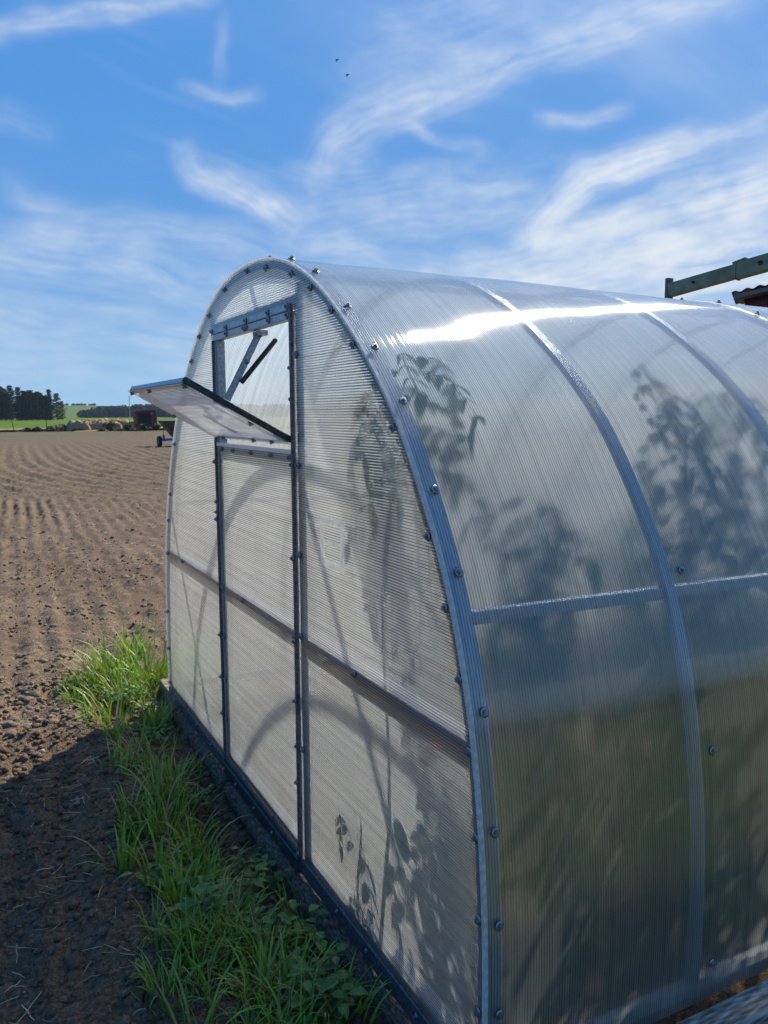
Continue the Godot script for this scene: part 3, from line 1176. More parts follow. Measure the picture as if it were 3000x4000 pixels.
	for z in [-0.03, -2.11]:
		for p in ring:
			for s in [1.0, -1.0]:
				if s < 0 and p[0] == 0.0:
					continue
				var i := prof_at(s * p[0], p[1])
				var q := prof[i] + prof_n[i] * (0.004 if z > -1.0 else 0.009)
				bolt(g, Vector3(q.x, q.y, z), Vector3(prof_n[i].x, prof_n[i].y, 0))
	for z in [-0.745, -1.4, -2.8, -3.5]:
		for p in [[1.423, 1.142], [1.563, 0.691], [1.597, 0.077]]:
			for s in [1.0, -1.0]:
				var i := prof_at(s * p[0], p[1])
				var q := prof[i] + prof_n[i] * (0.004 if z > -2.0 else 0.009)
				bolt(g, Vector3(q.x, q.y, z), Vector3(prof_n[i].x, prof_n[i].y, 0))


func make_door(g: Node3D) -> void:
	var d := group_node("door", g)
	var st := new_st()
	for x in [[-0.45, -0.415], [0.418, 0.45]]:
		bx(st, x[0], x[1], 0.016, 1.444, -0.03, -0.002, 0.002)
	for y in [[0.016, 0.05], [0.79, 0.828], [1.41, 1.444]]:
		bx(st, -0.414, 0.417, y[0], y[1], -0.029, -0.003, 0.002)
	obj("door_frame", st, M.galvanised, d)
	put("door_panel", flat_panel(0.016, 1.446, func(_y): return Vector2(-0.452, 0.453), 14, 0.0035, 0.0015), null, d)
	st = new_st()
	bx(st, -0.45, 0.45, 1.436, 1.452, 0.005, 0.012, 0.002)
	obj("top_trim", st, M.white_plastic, d)
	for p in [[-0.398, 1.425], [-0.231, 1.425], [-0.001, 1.425], [0.222, 1.425], [0.416, 1.425], [-0.433, 1.09], [-0.433, 0.81], [-0.433, 0.585], [-0.433, 0.391], [-0.433, 0.205], [0.436, 1.4], [0.436, 1.08], [0.436, 0.8], [0.436, 0.4], [-0.155, 0.808]]:
		bolt(d, Vector3(p[0], p[1], 0.005), Vector3(0, 0, 1), 0.9)
	# latch plate on the outside and the pale handle that shows from inside
	st = new_st()
	bx(st, -0.456, -0.441, 1.13, 1.205, 0.017, 0.021, 0.001)
	obj("latch_plate", st, M.bolt_metal, d)
	bolt(d, Vector3(-0.449, 1.192, 0.021), Vector3(0, 0, 1), 0.8)
	bolt(d, Vector3(-0.449, 1.146, 0.021), Vector3(0, 0, 1), 0.8)
	st = new_st()
	var pts := []
	var rad := []
	for i in 9:
		var t := i / 8.0
		pts.append(Vector3(-0.452 - 0.05 * sin(t * PI * 0.55), 1.165 + 0.075 * t * t, -0.03 - 0.02 * sin(t * PI)))
		rad.append(0.008)
	tube(st, pts, rad, 8)
	obj("handle", st, M.white_plastic, d)


func make_vent(g: Node3D) -> void:
	var f := group_node("vent_flap", g)
	f.position = Vector3(0, 1.474, 0.014)
	f.basis = Basis(Vector3.RIGHT, -atan2(0.19, 0.352) + PI / 2.0)    # local y runs from the hinge to the free edge, z faces down and out
	var l := 0.405
	var st: SurfaceTool
	for x in [-0.452, 0.43]:
		st = new_st()
		bx(st, x, x + 0.022, 0.0, l, -0.022, -0.002, 0.002)
		obj("side_tube", st, M.teal_flashing, f)
	for y in [0.0, l - 0.022]:
		st = new_st()
		bx(st, -0.43, 0.43, y, y + 0.022, -0.022, -0.002, 0.002)
		obj("end_tube", st, M.galvanised, f)
	st = new_st()
	bx(st, 0.4335, 0.4485, l, l + 0.0015, -0.0185, -0.0055)  # near-black cap paints the shade inside the hollow tube
	obj("tube_end_shade", st, M.dark_inside, f)
	st = new_st()
	bx(st, -0.01, 0.05, 0.06, 0.2, -0.026, -0.022, 0.001)
	obj("opener_plate", st, M.galvanised, f)
	put("flap_panel", flat_panel(-0.002, l + 0.006, func(_y): return Vector2(-0.456, 0.457), 12, 0.0035, 0.001), null, f)
	for p in [[-0.44, l - 0.012], [-0.1, l - 0.012], [0.44, l - 0.012], [-0.44, 0.2], [0.44, 0.15], [-0.3, 0.012], [0.1, 0.012], [0.3, 0.012]]:
		bolt(f, Vector3(p[0], p[1], 0.004), Vector3(0, 0, 1), 0.9)
	# automatic opener: bracket, arm, spring, black wax cylinder
	var o := group_node("vent_opener", g)
	st = new_st()
	bx(st, -0.02, 0.07, 1.868, 1.886, -0.05, -0.02, 0.001)
	obj("bracket", st, M.galvanised, o)
	st = new_st()
	bar(st, Vector3(0.03, 1.883, -0.034), Vector3(0.03, 1.56, 0.135), 0.004, 0.022, Vector3(0, 0.4, 0.9))
	bar(st, Vector3(0.014, 1.883, -0.034), Vector3(0.014, 1.56, 0.135), 0.004, 0.022, Vector3(0, 0.4, 0.9))
	obj("arm", st, M.galvanised, o)
	st = new_st()
	var pts := []
	var rad := []
	var a := Vector3(-0.002, 1.775, 0.012)
	var b := Vector3(-0.002, 1.60, 0.12)
	var d := (b - a).normalized()
	var u := d.cross(Vector3.RIGHT).normalized()
	for i in 16 * 26 + 1:
		var t := i / (16.0 * 26.0)
		pts.append(a.lerp(b, t) + (Vector3.RIGHT * cos(i * TAU / 16.0) + u * sin(i * TAU / 16.0)) * 0.0075)
		rad.append(0.0013)
	tube(st, pts, rad, 5, false)
	obj("spring", st, M.spring_steel, o)
	st = new_st()
	tube(st, [Vector3(0.042, 1.858, -0.092), Vector3(0.042, 1.855, -0.09), Vector3(0.042, 1.69, 0.05)], [0.007, 0.0095, 0.0095], 14)
	obj("cylinder", st, M.black_plastic, o)
	bolt(o, Vector3(0.034, 1.872, -0.03), Vector3(1, 0, 0), 0.8)
	bolt(o, Vector3(0.034, 1.77, 0.022), Vector3(1, 0, 0), 0.8)


# ---- things round the greenhouse and far off ----------------------------------------------------

func beam(called: String, label: String, category: String, a: Vector3, b: Vector3, w: float, h: float, m: Material, ch: float, group := "") -> MeshInstance3D:
	var st := new_st()
	var at := (a + b) / 2
	bar(st, a - at, b - at, w, h, Vector3.UP, ch)
	var o := obj(called, st, m)
	o.position = at
	tag(o, label, category, group)
	return o


func rough_log(called: String, label: String, pts: Array, r: float, m: Material) -> void:
	var st := new_st()
	var p := []
	var rr := []
	var n := 40
	for i in n + 1:
		var t := float(i) / n * (pts.size() - 1)
		var k := mini(int(t), pts.size() - 2)
		var q: Vector3 = pts[k].lerp(pts[k + 1], t - k)
		p.append(q + Vector3(0, 0.008 * nz.get_noise_1d(i * 1.3), 0.012 * nz.get_noise_1d(i * 1.1 + 70.0)))
		rr.append(r * (1.0 + 0.25 * nz.get_noise_1d(i * 2.1 + 30.0)))
	tube(st, p, rr, 12)
	tag(obj(called, st, m), label, "log")


func make_far() -> void:
	# timber foundation
	rough_log("log", "brown weathered log lying under the far half of the greenhouse end wall", [Vector3(-1.5, -0.105, 0.0), Vector3(-0.42, -0.11, 0.012)], 0.042, M.log_bark)
	rough_log("log", "brown weathered log lying under the greenhouse door and the wall nearest the camera", [Vector3(-0.38, -0.108, 0.01), Vector3(0.6, -0.112, 0.016), Vector3(1.62, -0.115, 0.0)], 0.044, M.log_bark)
	beam("timber_block", "short pale sawn timber block under the far corner of the greenhouse", "timber", Vector3(-1.86, -0.075, -0.03), Vector3(-1.5, -0.075, -0.03), 0.085, 0.075, M.timber, 0.004)
	beam("timber_sill", "grey weathered timber beam along the greenhouse side, its sawn end nearer the door wall", "timber", Vector3(1.652, -0.108, -0.2), Vector3(1.652, -0.108, -1.02), 0.09, 0.1, M.grey_timber, 0.008)
	beam("timber_sill", "second grey timber beam further along the greenhouse side, set slightly higher", "timber", Vector3(1.662, -0.1, -1.03), Vector3(1.662, -0.1, -4.2), 0.1, 0.1, M.grey_timber, 0.008)
	make_land()
	make_trees()
	make_farm()


func flat_sheet(called: String, pts: Array, cols: Array, m: Material) -> MeshInstance3D:
	# a fan over a convex outline
	var vs := PackedVector3Array(pts)
	var nor := PackedVector3Array()
	for v in vs:
		nor.append(Vector3.UP)
	var idx := PackedInt32Array()
	for i in range(1, pts.size() - 1):
		idx.append_array([0, i, i + 1])
	var arr := []
	arr.resize(Mesh.ARRAY_MAX)
	arr[Mesh.ARRAY_VERTEX] = vs
	arr[Mesh.ARRAY_NORMAL] = nor
	arr[Mesh.ARRAY_COLOR] = PackedColorArray(cols)
	arr[Mesh.ARRAY_INDEX] = idx
	var me := ArrayMesh.new()
	me.add_surface_from_arrays(Mesh.PRIMITIVE_TRIANGLES, arr)
	return put(called, me, m)


func make_land() -> void:
	var gcol := Color(0.12, 0.19, 0.035)
	var o := flat_sheet("meadow", [Vector3(-103, 0.03, 400), Vector3(-2900, 0.03, 400), Vector3(-2900, 0.03, -2000), Vector3(-103, 0.03, -2000)], [gcol, gcol, gcol, gcol], M.meadow)
	tag(o, "bright green meadow beyond the tilled field, in front of the wood", "meadow", "", "structure")
	var scol := Color(0.38, 0.27, 0.16)
	o = flat_sheet("bare_verge", [Vector3(-95.5, 0.02, 60), Vector3(-105, 0.06, 60), Vector3(-105, 0.06, -90), Vector3(-95.5, 0.02, -90)], [scol, scol, scol, scol], M.meadow)
	tag(o, "strip of pale bare ground behind the field edge", "verge", "", "structure")
	# low hill in the gap between the woods
	var st := new_st()
	st.set_smooth_group(0)
	var n := 24
	var hy := func(i: int, j: int) -> Vector3:
		var x := -650.0 - 1200.0 * i / n
		var z := -520.0 + 1100.0 * j / n
		var h := 17.0 * smoothstep(-640.0, -1300.0, x) * (0.75 + 0.25 * cos((z + 40.0) / 260.0))
		return Vector3(x, -0.2 + h, z)
	for i in n:
		for j in n:
			for q in [[i, j], [i, j + 1], [i + 1, j + 1], [i, j], [i + 1, j + 1], [i + 1, j]]:
				st.set_color(Color(0.13, 0.19, 0.055))
				st.add_vertex(hy.call(q[0], q[1]))
	o = obj("hill", st, M.meadow)
	tag(o, "low green hill in the gap between the two woods", "hill", "", "structure")
	# weeds along the field edge
	var blob := leaf_clump(51, 26, Vector3(0.5, 0.5, 0.5), 0.28)
	var xs := []
	var cs := []
	for i in 560:
		var z := rng.randf_range(-40.0, 8.0)
		var x := -91.5 + rng.randf_range(-1.6, 1.6) + 0.6 * sin(z * 0.3)
		var s := rng.randf_range(0.22, 0.5) * (1.0 + 0.8 * maxf(0.0, nz2.get_noise_1d(z * 12.0)))
		xs.append(Transform3D(Basis(Vector3.UP, rng.randf() * TAU).scaled(Vector3(s * 1.6, s * 0.8, s * 1.6)), Vector3(x, GROUND + 0.2 * s, z)))
		cs.append(Color(0.08, 0.12, 0.03) * rng.randf_range(0.7, 1.4))
	many("weeds", blob, M.far_leaf, xs, cs, "dark green weeds along the far edge of the tilled field", "weeds")
	# lawn on the camera's side of the greenhouse
	o = flat_sheet("lawn", [Vector3(1.76, -0.1, -30), Vector3(24, -0.1, -30), Vector3(24, -0.1, 40), Vector3(3.4, -0.1, 40), Vector3(1.76, -0.1, -0.1)], [Color(0.15, 0.155, 0.04), Color(0.15, 0.155, 0.04), Color(0.15, 0.155, 0.04), Color(0.15, 0.155, 0.04), Color(0.15, 0.155, 0.04)], M.meadow)
	tag(o, "short olive lawn beside the greenhouse", "lawn", "", "structure")


func leaf_clump(sd: int, n: int, half: Vector3, size: float) -> ArrayMesh:
	# many small leaf faces through a volume
	var r := RandomNumberGenerator.new()
	r.seed = sd
	var st := new_st()
	st.set_smooth_group(-1)
	for i in n:
		var v := Vector3(r.randfn(), r.randfn(), r.randfn()).normalized() * pow(r.randf(), 0.45)
		var p := v * half
		var b := Basis.from_euler(Vector3(r.randf() * TAU, r.randf() * TAU, r.randf() * TAU)) * (size * r.randf_range(0.6, 1.3))
		var c := Color(1, 1, 1) * r.randf_range(0.6, 1.3)
		st.set_color(c)
		tri(st, p + b * Vector3(-0.7, -0.3, 0), p + b * Vector3(0.1, 0.9, 0.1), p + b * Vector3(0.7, -0.4, 0))
		tri(st, p + b * Vector3(-0.7, -0.3, 0), p + b * Vector3(0.7, -0.4, 0), p + b * Vector3(0.0, -0.8, 0.4))
	st.generate_normals()
	return st.commit()


func pine_mesh(sd: int, h: float, wide: float, col: Color) -> Array:
	# a crown of uneven whorls with gaps, and a bare tapered trunk with a few limbs
	var r := RandomNumberGenerator.new()
	r.seed = sd
	var crown := new_st()
	crown.set_smooth_group(-1)
	var trunk := new_st()
	tube(trunk, [Vector3(0, -0.3, 0), Vector3(0.1, h * 0.4, 0.05), Vector3(-0.05, h * 0.8, 0), Vector3(0, h * 0.97, 0)], [0.2, 0.15, 0.09, 0.03], 6)
	var y := h * r.randf_range(0.03, 0.1)
	while y < h * 0.99:
		var t := y / h
		var reach := wide * (sin(PI * clampf(0.18 + 0.82 * t, 0, 1)) * 0.8 + 0.25) * r.randf_range(0.6, 1.25)
		var k := 5
		for i in k:
			var a := r.randf() * TAU
			var l := reach * r.randf_range(0.45, 1.0)
			var tip := Vector3(cos(a) * l, y + l * r.randf_range(-0.05, 0.35), sin(a) * l)
			if i % 2 == 0:
				tube(trunk, [Vector3(0, y, 0), tip], [0.05, 0.015], 4, false)
			var shade := r.randf_range(0.6, 1.35)
			for c in 38:
				var p := Vector3(0, y, 0).lerp(tip, 0.35 + 0.75 * r.randf()) + Vector3(r.randfn(), r.randfn() * 0.6, r.randfn()) * 0.3
				var b := Basis.from_euler(Vector3(r.randf() * TAU, r.randf() * TAU, r.randf() * TAU)) * r.randf_range(0.12, 0.30)
				crown.set_color(col * shade * r.randf_range(0.8, 1.2))
				tri(crown, p + b * Vector3(-0.8, -0.3, 0), p + b * Vector3(0.1, 0.8, 0.2), p + b * Vector3(0.8, -0.3, 0))
		y += h * 0.052
	crown.generate_normals()
	trunk.generate_normals()
	return [crown.commit(), trunk.commit()]


func make_trees() -> void:
	var protos := []
	for i in 4:
		var t := pine_mesh(100 + i, 12.0, [2.6, 2.2, 2.9, 2.0][i], [Color(0.026, 0.044, 0.022), Color(0.020, 0.040, 0.024), Color(0.034, 0.052, 0.02), Color(0.024, 0.038, 0.022)][i])
		protos.append(t)
	# the wood's front edge, from the frame's side to its lit corner; heights follow the photograph's skyline
	var front := [[5.5, 11.9, 0], [3.4, 10.6, 1], [1.6, 12.2, 2], [-0.2, 11.2, 3], [-2.0, 13.6, 1], [-4.2, 13.6, 0], [-6.4, 11.2, 2], [-8.4, 12.8, 3], [-10.2, 11.5, 1], [-12.2, 11.0, 0], [-14.2, 11.6, 2], [-16.4, 11.2, 1], [-18.3, 10.0, 3], [-20.5, 9.6, 0], [-22.6, 9.7, 2], [-24.8, 8.4, 1], [-26.3, 10.6, 3], [-28.3, 9.4, 0], [-30.2, 6.6, 2]]
	var said := ["tall dark pine at the frame-side end of the front row of the wood", "narrow dark pine second in the front row of the wood", "broad pine third in the front row of the wood", "thin pine beside the tallest pair in the wood", "first of the two tallest pines of the wood", "second of the two tallest pines of the wood, rounder top", "shorter pine just after the tallest pair in the wood", "ragged tall pine at the middle of the wood, past the tallest pair", "dark pine tenth-last from the lit corner of the wood", "full pine mid row above the thin leaning fence post gap", "wide pine ninth from the open corner of the wood", "upright pine eighth from the open corner of the wood", "slim low pine seventh from the open corner of the wood", "dark pine behind the straight fence post, sixth from the corner", "broad low pine fifth from the open corner of the wood", "small pine fourth from the open corner of the wood, a dip in the skyline", "tall loose-crowned pine near the open corner of the wood", "pine with a bare trunk second from the open corner of the wood", "low spreading pine at the open corner of the wood"]
	for i in front.size():
		var f: Array = front[i]
		var t := thing("pine_tree", said[i], "tree", Vector3(-296.0 + rng.randf_range(-3, 3), -0.1, f[0]), rng.randf() * TAU, "pines along the front of the wood")
		t.scale = Vector3.ONE * (f[1] / 12.0)
		put("crown", protos[f[2]][0], M.far_leaf, t)
		put("trunk", protos[f[2]][1], M.bark, t)
	# the mass of the wood behind
	var xs := []
	for i in 130:
		var z := rng.randf_range(-27.0, 40.0)
		var h := 11.3 + 1.0 * sin(z * 0.5) + rng.randf_range(-1.5, 0.6)
		if z < -10.0:
			h -= (-10.0 - z) * 0.13
		xs.append(Transform3D(Basis(Vector3.UP, rng.randf() * TAU).scaled(Vector3(1.15, h / 12.0, 1.15)), Vector3(-303.0 - rng.randf() * 30.0, -0.1, z * 1.02)))
	many("pine_wood", protos[0][0], M.far_leaf, xs, [], "dark mass of pines filling the wood behind its front row", "wood")
	# far wood beyond the hay heaps
	var blob := leaf_clump(61, 130, Vector3(3.6, 4.6, 3.6), 1.2)
	xs = []
	var cs := []
	for i in 420:
		var z := rng.randf_range(-330.0, -78.0)
		var s := rng.randf_range(0.75, 1.1)
		var x := -600.0 - rng.randf() * 40.0 + (z + 78.0) * 0.05
		var tall := 1.0 + 0.28 * smoothstep(-75.0, -130.0, z)
		if z > -88.0:
			tall *= 0.72
		xs.append(Transform3D(Basis(Vector3.UP, rng.randf() * TAU).scaled(Vector3(s, s * tall, s)), Vector3(x, 3.4 * s * tall, z)))
		cs.append(Color(0.036, 0.058, 0.03) * rng.randf_range(0.7, 1.3))
	many("far_wood", blob, M.far_leaf, xs, cs, "long low wood on the horizon beyond the hay heaps", "wood")
	xs = []
	cs = []
	for i in 150:
		var s := rng.randf_range(0.8, 1.3)
		xs.append(Transform3D(Basis(Vector3.UP, rng.randf() * TAU).scaled(Vector3(s, s, s)), Vector3(230.0 + rng.randf() * 25.0, 3.4 * s, rng.randf_range(-260.0, 90.0))))
		cs.append(Color(0.036, 0.058, 0.03) * rng.randf_range(0.7, 1.3))
	many("wood_behind", blob, M.far_leaf, xs, cs, "dark wood across the lawn, mirrored as a band in the curved sheets", "wood")
	xs = []
	cs = []
	for i in 30:
		var z := -165.0 + rng.randf() * 55.0
		var s := rng.randf_range(0.35, 0.75)
		xs.append(Transform3D(Basis().scaled(Vector3.ONE * s), Vector3(-1290.0, 17.5, z * 1.1)))
		cs.append(Color(0.035, 0.06, 0.03))
	many("hill_bushes", blob, M.far_leaf, xs, cs, "tiny far trees along the crest of the green hill", "trees")


func heap_mesh(sd: int, len_: float, h: float, deep: float, lump: float) -> ArrayMesh:
	var n := FastNoiseLite.new()
	n.seed = sd
	n.frequency = 0.5
	n.fractal_octaves = 4
	var st := new_st()
	st.set_smooth_group(0)
	var f := func(i: int, j: int) -> Vector3:
		var u := i / 26.0 * 2.0 - 1.0
		var v := j / 18.0 * 2.0 - 1.0
		var e := maxf(absf(u), absf(v))
		var k := smoothstep(1.02, 0.62, e)
		var p := Vector3(u * deep, 0, v * len_)
		var y := h * k * (0.85 + 0.35 * n.get_noise_2d(p.x * 2.0, p.z * 2.0)) + lump * k * n.get_noise_2d(p.x * 9.0, p.z * 9.0)
		return Vector3(p.x + lump * n.get_noise_2d(p.z * 5.0, y * 9.0), y - 0.15, p.z + lump * n.get_noise_2d(p.x * 5.0, y * 9.0 + 40.0))
	for i in 26:
		for j in 18:
			for q in [[i, j], [i + 1, j], [i + 1, j + 1], [i, j], [i + 1, j + 1], [i, j + 1]]:
				st.add_vertex(f.call(q[0], q[1]))
	st.index()
	st.generate_normals()
	return st.commit()


func wheel(st_t: SurfaceTool, st_r: SurfaceTool, at: Vector3, r: float, w: float) -> void:
	# tyre and rim, axle along z
	var prof_t := [[-0.5, 0.62], [-0.5, 0.9], [-0.3, 1.0], [0.3, 1.0], [0.5, 0.9], [0.5, 0.62]]
	for i in 20:
		var a := TAU * i / 20
		var b := TAU * (i + 1) / 20
		for k in 5:
			var q := []
			for e in [[a, k], [a, k + 1], [b, k + 1], [b, k]]:
				q.append(at + Vector3(cos(e[0]) * prof_t[e[1]][1] * r, sin(e[0]) * prof_t[e[1]][1] * r, prof_t[e[1]][0] * w))
			st_t.set_smooth_group(-1)
			quad(st_t, q[0], q[1], q[2], q[3])
		for s in [-1.0, 1.0]:
			var c := at + Vector3(0, 0, s * w * 0.3)
			st_r.set_smooth_group(-1)
			var p0 := at + Vector3(cos(a) * r * 0.63, sin(a) * r * 0.63, s * w * 0.42)
			var p1 := at + Vector3(cos(b) * r * 0.63, sin(b) * r * 0.63, s * w * 0.42)
			if s > 0:
				tri(st_r, c, p1, p0)
			else:
				tri(st_r, c, p0, p1)


func make_farm() -> void:
	# hay and dung heaps
	var heaps := [[-92.0, -10.5, 1.35, 1.3, "first hay heap, a pale cone beside the dung heap"], [-95.0, -13.0, 1.45, 1.9, "second hay heap, long and flat-topped, behind the lone bush"], [-92.2, -13.75, 1.25, 1.5, "third hay heap, pale face turned to the field behind the bush"], [-94.5, -15.4, 1.42, 1.35, "fourth hay heap, ragged and brownish, middle of the row"], [-94.0, -17.2, 1.32, 1.4, "last hay heap, beside the rusty red baler"]]
	for i in heaps.size():
		var h: Array = heaps[i]
		var o := put("hay_heap", heap_mesh(200 + i, h[3], h[2], 1.7, 0.16), M.hay)
		o.position = Vector3(h[0], GROUND, h[1])
		tag(o, h[4], "hay", "heaps of old hay along the field edge")
	for d in [[-92.0, -8.1, 0.72, 1.1, "larger brown dung heap beside the hay heaps"], [-94.0, -8.9, 0.85, 0.8, "smaller dark dung heap showing behind the larger one"]]:
		var o := put("dung_heap", heap_mesh(220 + int(d[2] * 8), d[3], d[2], 1.2, 0.22), M.dung_heap)
		o.position = Vector3(d[0], GROUND, d[1])
		tag(o, d[4], "heap")
	# scraps of straw on the verge in front of the heaps
	var vg := put("straw_verge", heap_mesh(231, 4.2, 0.3, 1.5, 0.08), M.hay)
	vg.position = Vector3(-90.6, GROUND, -13.0)
	tag(vg, "low spill of straw in front of the hay heaps", "straw", "", "structure")
	# the lone bush and scrubby plants
	for b in [[-88.6, -13.3, 1.0, "lone grey-green bush in front of the hay heaps"], [-89.6, -15.3, 0.6, "bushy weed in front of the fourth hay heap"], [-86.0, -16.4, 0.8, "bushy weed in front of the red baler"], [-86.0, -17.7, 0.7, "second bushy weed in front of the red baler, nearer the hopper trailer"], [-90.0, -6.1, 0.45, "thin dry weed beside the straight fence post"], [-89.9, -5.2, 0.4, "short dry weed between the two fence posts"]]:
		var t := thing("bush", b[3], "bush", Vector3(b[0], GROUND, b[1]), rng.randf() * TAU)
		var st := new_st()
		for k in 5:
			var a := k * 1.3
			tube(st, [Vector3(0, 0, 0), Vector3(cos(a) * 0.3, b[2] * 0.5, sin(a) * 0.3)], [0.03, 0.012], 5, false)
		obj("stem", st, M.bark, t)
		var me := leaf_clump(int(b[2] * 100) + int(b[1]), 190, Vector3(b[2] * 0.62, b[2] * 0.42, b[2] * 0.75), 0.17)
		var f := put("foliage", me, M.scrub_leaf, t)
		f.position = Vector3(0, b[2] * 0.62, 0)
	make_baler()
	make_trailer()
	# fence posts and pole
	for f in [[Vector3(-88.9, GROUND, -3.85), 1.15, 0.07, "thin leaning fence post at the field edge"], [Vector3(-88.7, GROUND, -6.95), 1.25, 0.0, "straight dark fence post near the dung heap"]]:
		var st := new_st()
		tube(st, [Vector3(0, -0.2, 0), Vector3(0, f[1] * 0.6, f[1] * f[2] * 1.2), Vector3(0, f[1], f[1] * f[2] * 2.4)], [0.04, 0.036, 0.033], 8)
		var o := obj("fence_post", st, M.bark)
		o.position = f[0]
		tag(o, f[3], "fence post", "fence posts at the field edge")
	for k in 4:
		var st := new_st()
		tube(st, [Vector3(0, -0.2, 0), Vector3(0, 1.3, 0)], [0.05, 0.045], 8)
		var o := obj("paddock_post", st, M.bark)
		o.position = Vector3(-100.0, GROUND, -23.2 - 1.25 * k)
		tag(o, "grey paddock post behind the red baler, " + ["nearest the baler", "second from the baler", "third from the baler", "last before the greenhouse corner"][k], "fence post", "paddock posts behind the baler")
	var pole := thing("utility_pole", "slim power pole standing above the far wood", "pole", Vector3(-548.0, -0.1, -98.1))
	var st2 := new_st()
	tube(st2, [Vector3(0, 0, 0), Vector3(0, 14.4, 0)], [0.25, 0.16], 8)
	obj("pole", st2, M.concrete_pole, pole)
	for y in [14.2, 12.6]:
		st2 = new_st()
		bx(st2, -0.1, 0.1, y - 0.09, y + 0.09, -1.0, 1.0)
		obj("cross_arm", st2, M.concrete_pole, pole)
	make_barn()
	for b in [[Vector3(-80.0, 39.2, -37.0), "tiny dark bird high in the sky, higher of the pair"], [Vector3(-80.0, 37.9, -38.2), "tiny dark bird high in the sky, lower of the pair"]]:
		var st := new_st()
		st.set_smooth_group(-1)
		for s in [-1.0, 1.0]:
			tri(st, Vector3(-0.1, 0, 0), Vector3(0.08, 0.12, s * 0.3), Vector3(0.1, 0, 0))
			tri(st, Vector3(0.08, 0.12, s * 0.3), Vector3(-0.05, 0.02, s * 0.5), Vector3(0.1, 0, 0))
		tube(st, [Vector3(-0.25, 0, 0), Vector3(-0.1, 0, 0), Vector3(0.1, 0, 0), Vector3(0.22, 0.01, 0)], [0.02, 0.05, 0.055, 0.01], 6)
		var o := obj("bird", st, M.bird)
		o.position = b[0]
		o.rotation = Vector3(0.4, 0.7, 0.5)
		tag(o, b[1], "bird", "pair of birds in the sky")


func make_baler() -> void:
	# an old round baler seen from the side-rear: tapered red shell round a dark chamber
	var t := thing("baler", "old red round baler with its chamber open, parked beyond the field", "baler", Vector3(-88.5, GROUND, -16.9), 0.12)
	t.scale = Vector3.ONE * 0.8
	var st := new_st()
	var out := [Vector2(-1.35, 2.75), Vector2(1.35, 2.85), Vector2(1.5, 2.6), Vector2(1.65, 0.9), Vector2(1.5, 0.5), Vector2(-1.0, 0.45), Vector2(-1.15, 1.6), Vector2(-1.45, 2.5)]
	for s in [-1.0, 1.0]:
		var q := []
		for p in out:
			q.append(Vector3(s * 0.75, p.y, -p.x))
		st.set_smooth_group(-1)
		for i in range(1, 7):
			if s > 0:
				tri(st, q[0], q[i], q[i + 1])
			else:
				tri(st, q[0], q[i + 1], q[i])
	for i in 8:
		var a: Vector2 = out[i]
		var b: Vector2 = out[(i + 1) % 8]
		quad(st, Vector3(0.82, a.y, -a.x), Vector3(-0.82, a.y, -a.x), Vector3(-0.82, b.y, -b.x), Vector3(0.82, b.y, -b.x))
	obj("shell", st, M.red_paint, t)
	st = new_st()
	bx(st, 0.76, 0.80, 0.55, 2.4, -0.85, 0.9)  # near-black slab painted in for the shade inside the chamber
	obj("chamber", st, M.dark_inside, t)
	for k in 9:
		st = new_st()
		bx(st, 0.80, 0.84, 0.62 + k * 0.2, 0.70 + k * 0.2, -0.8, 0.85)
		obj("slat", st, M.tyre, t)
	st = new_st()
	bx(st, 0.8, 0.92, 2.45, 2.62, -1.25, 1.2, 0.02)
	obj("top_rail", st, M.red_paint, t)
	st = new_st()
	bx(st, 0.86, 0.9, 2.28, 2.5, -1.05, -0.7)
	obj("plate", st, M.hay, t)
	var tt := new_st()
	var rr := new_st()
	wheel(tt, rr, Vector3(0.2, 0.42, 0.0), 0.42, 0.25)
	var w := obj("wheel", tt, M.tyre, t)
	obj("rim", rr, M.hay, w)
	st = new_st()
	bar(st, Vector3(0.4, 0.75, -1.6), Vector3(0.2, 0.62, -3.3), 0.1, 0.12)
	obj("drawbar", st, M.red_paint, t)


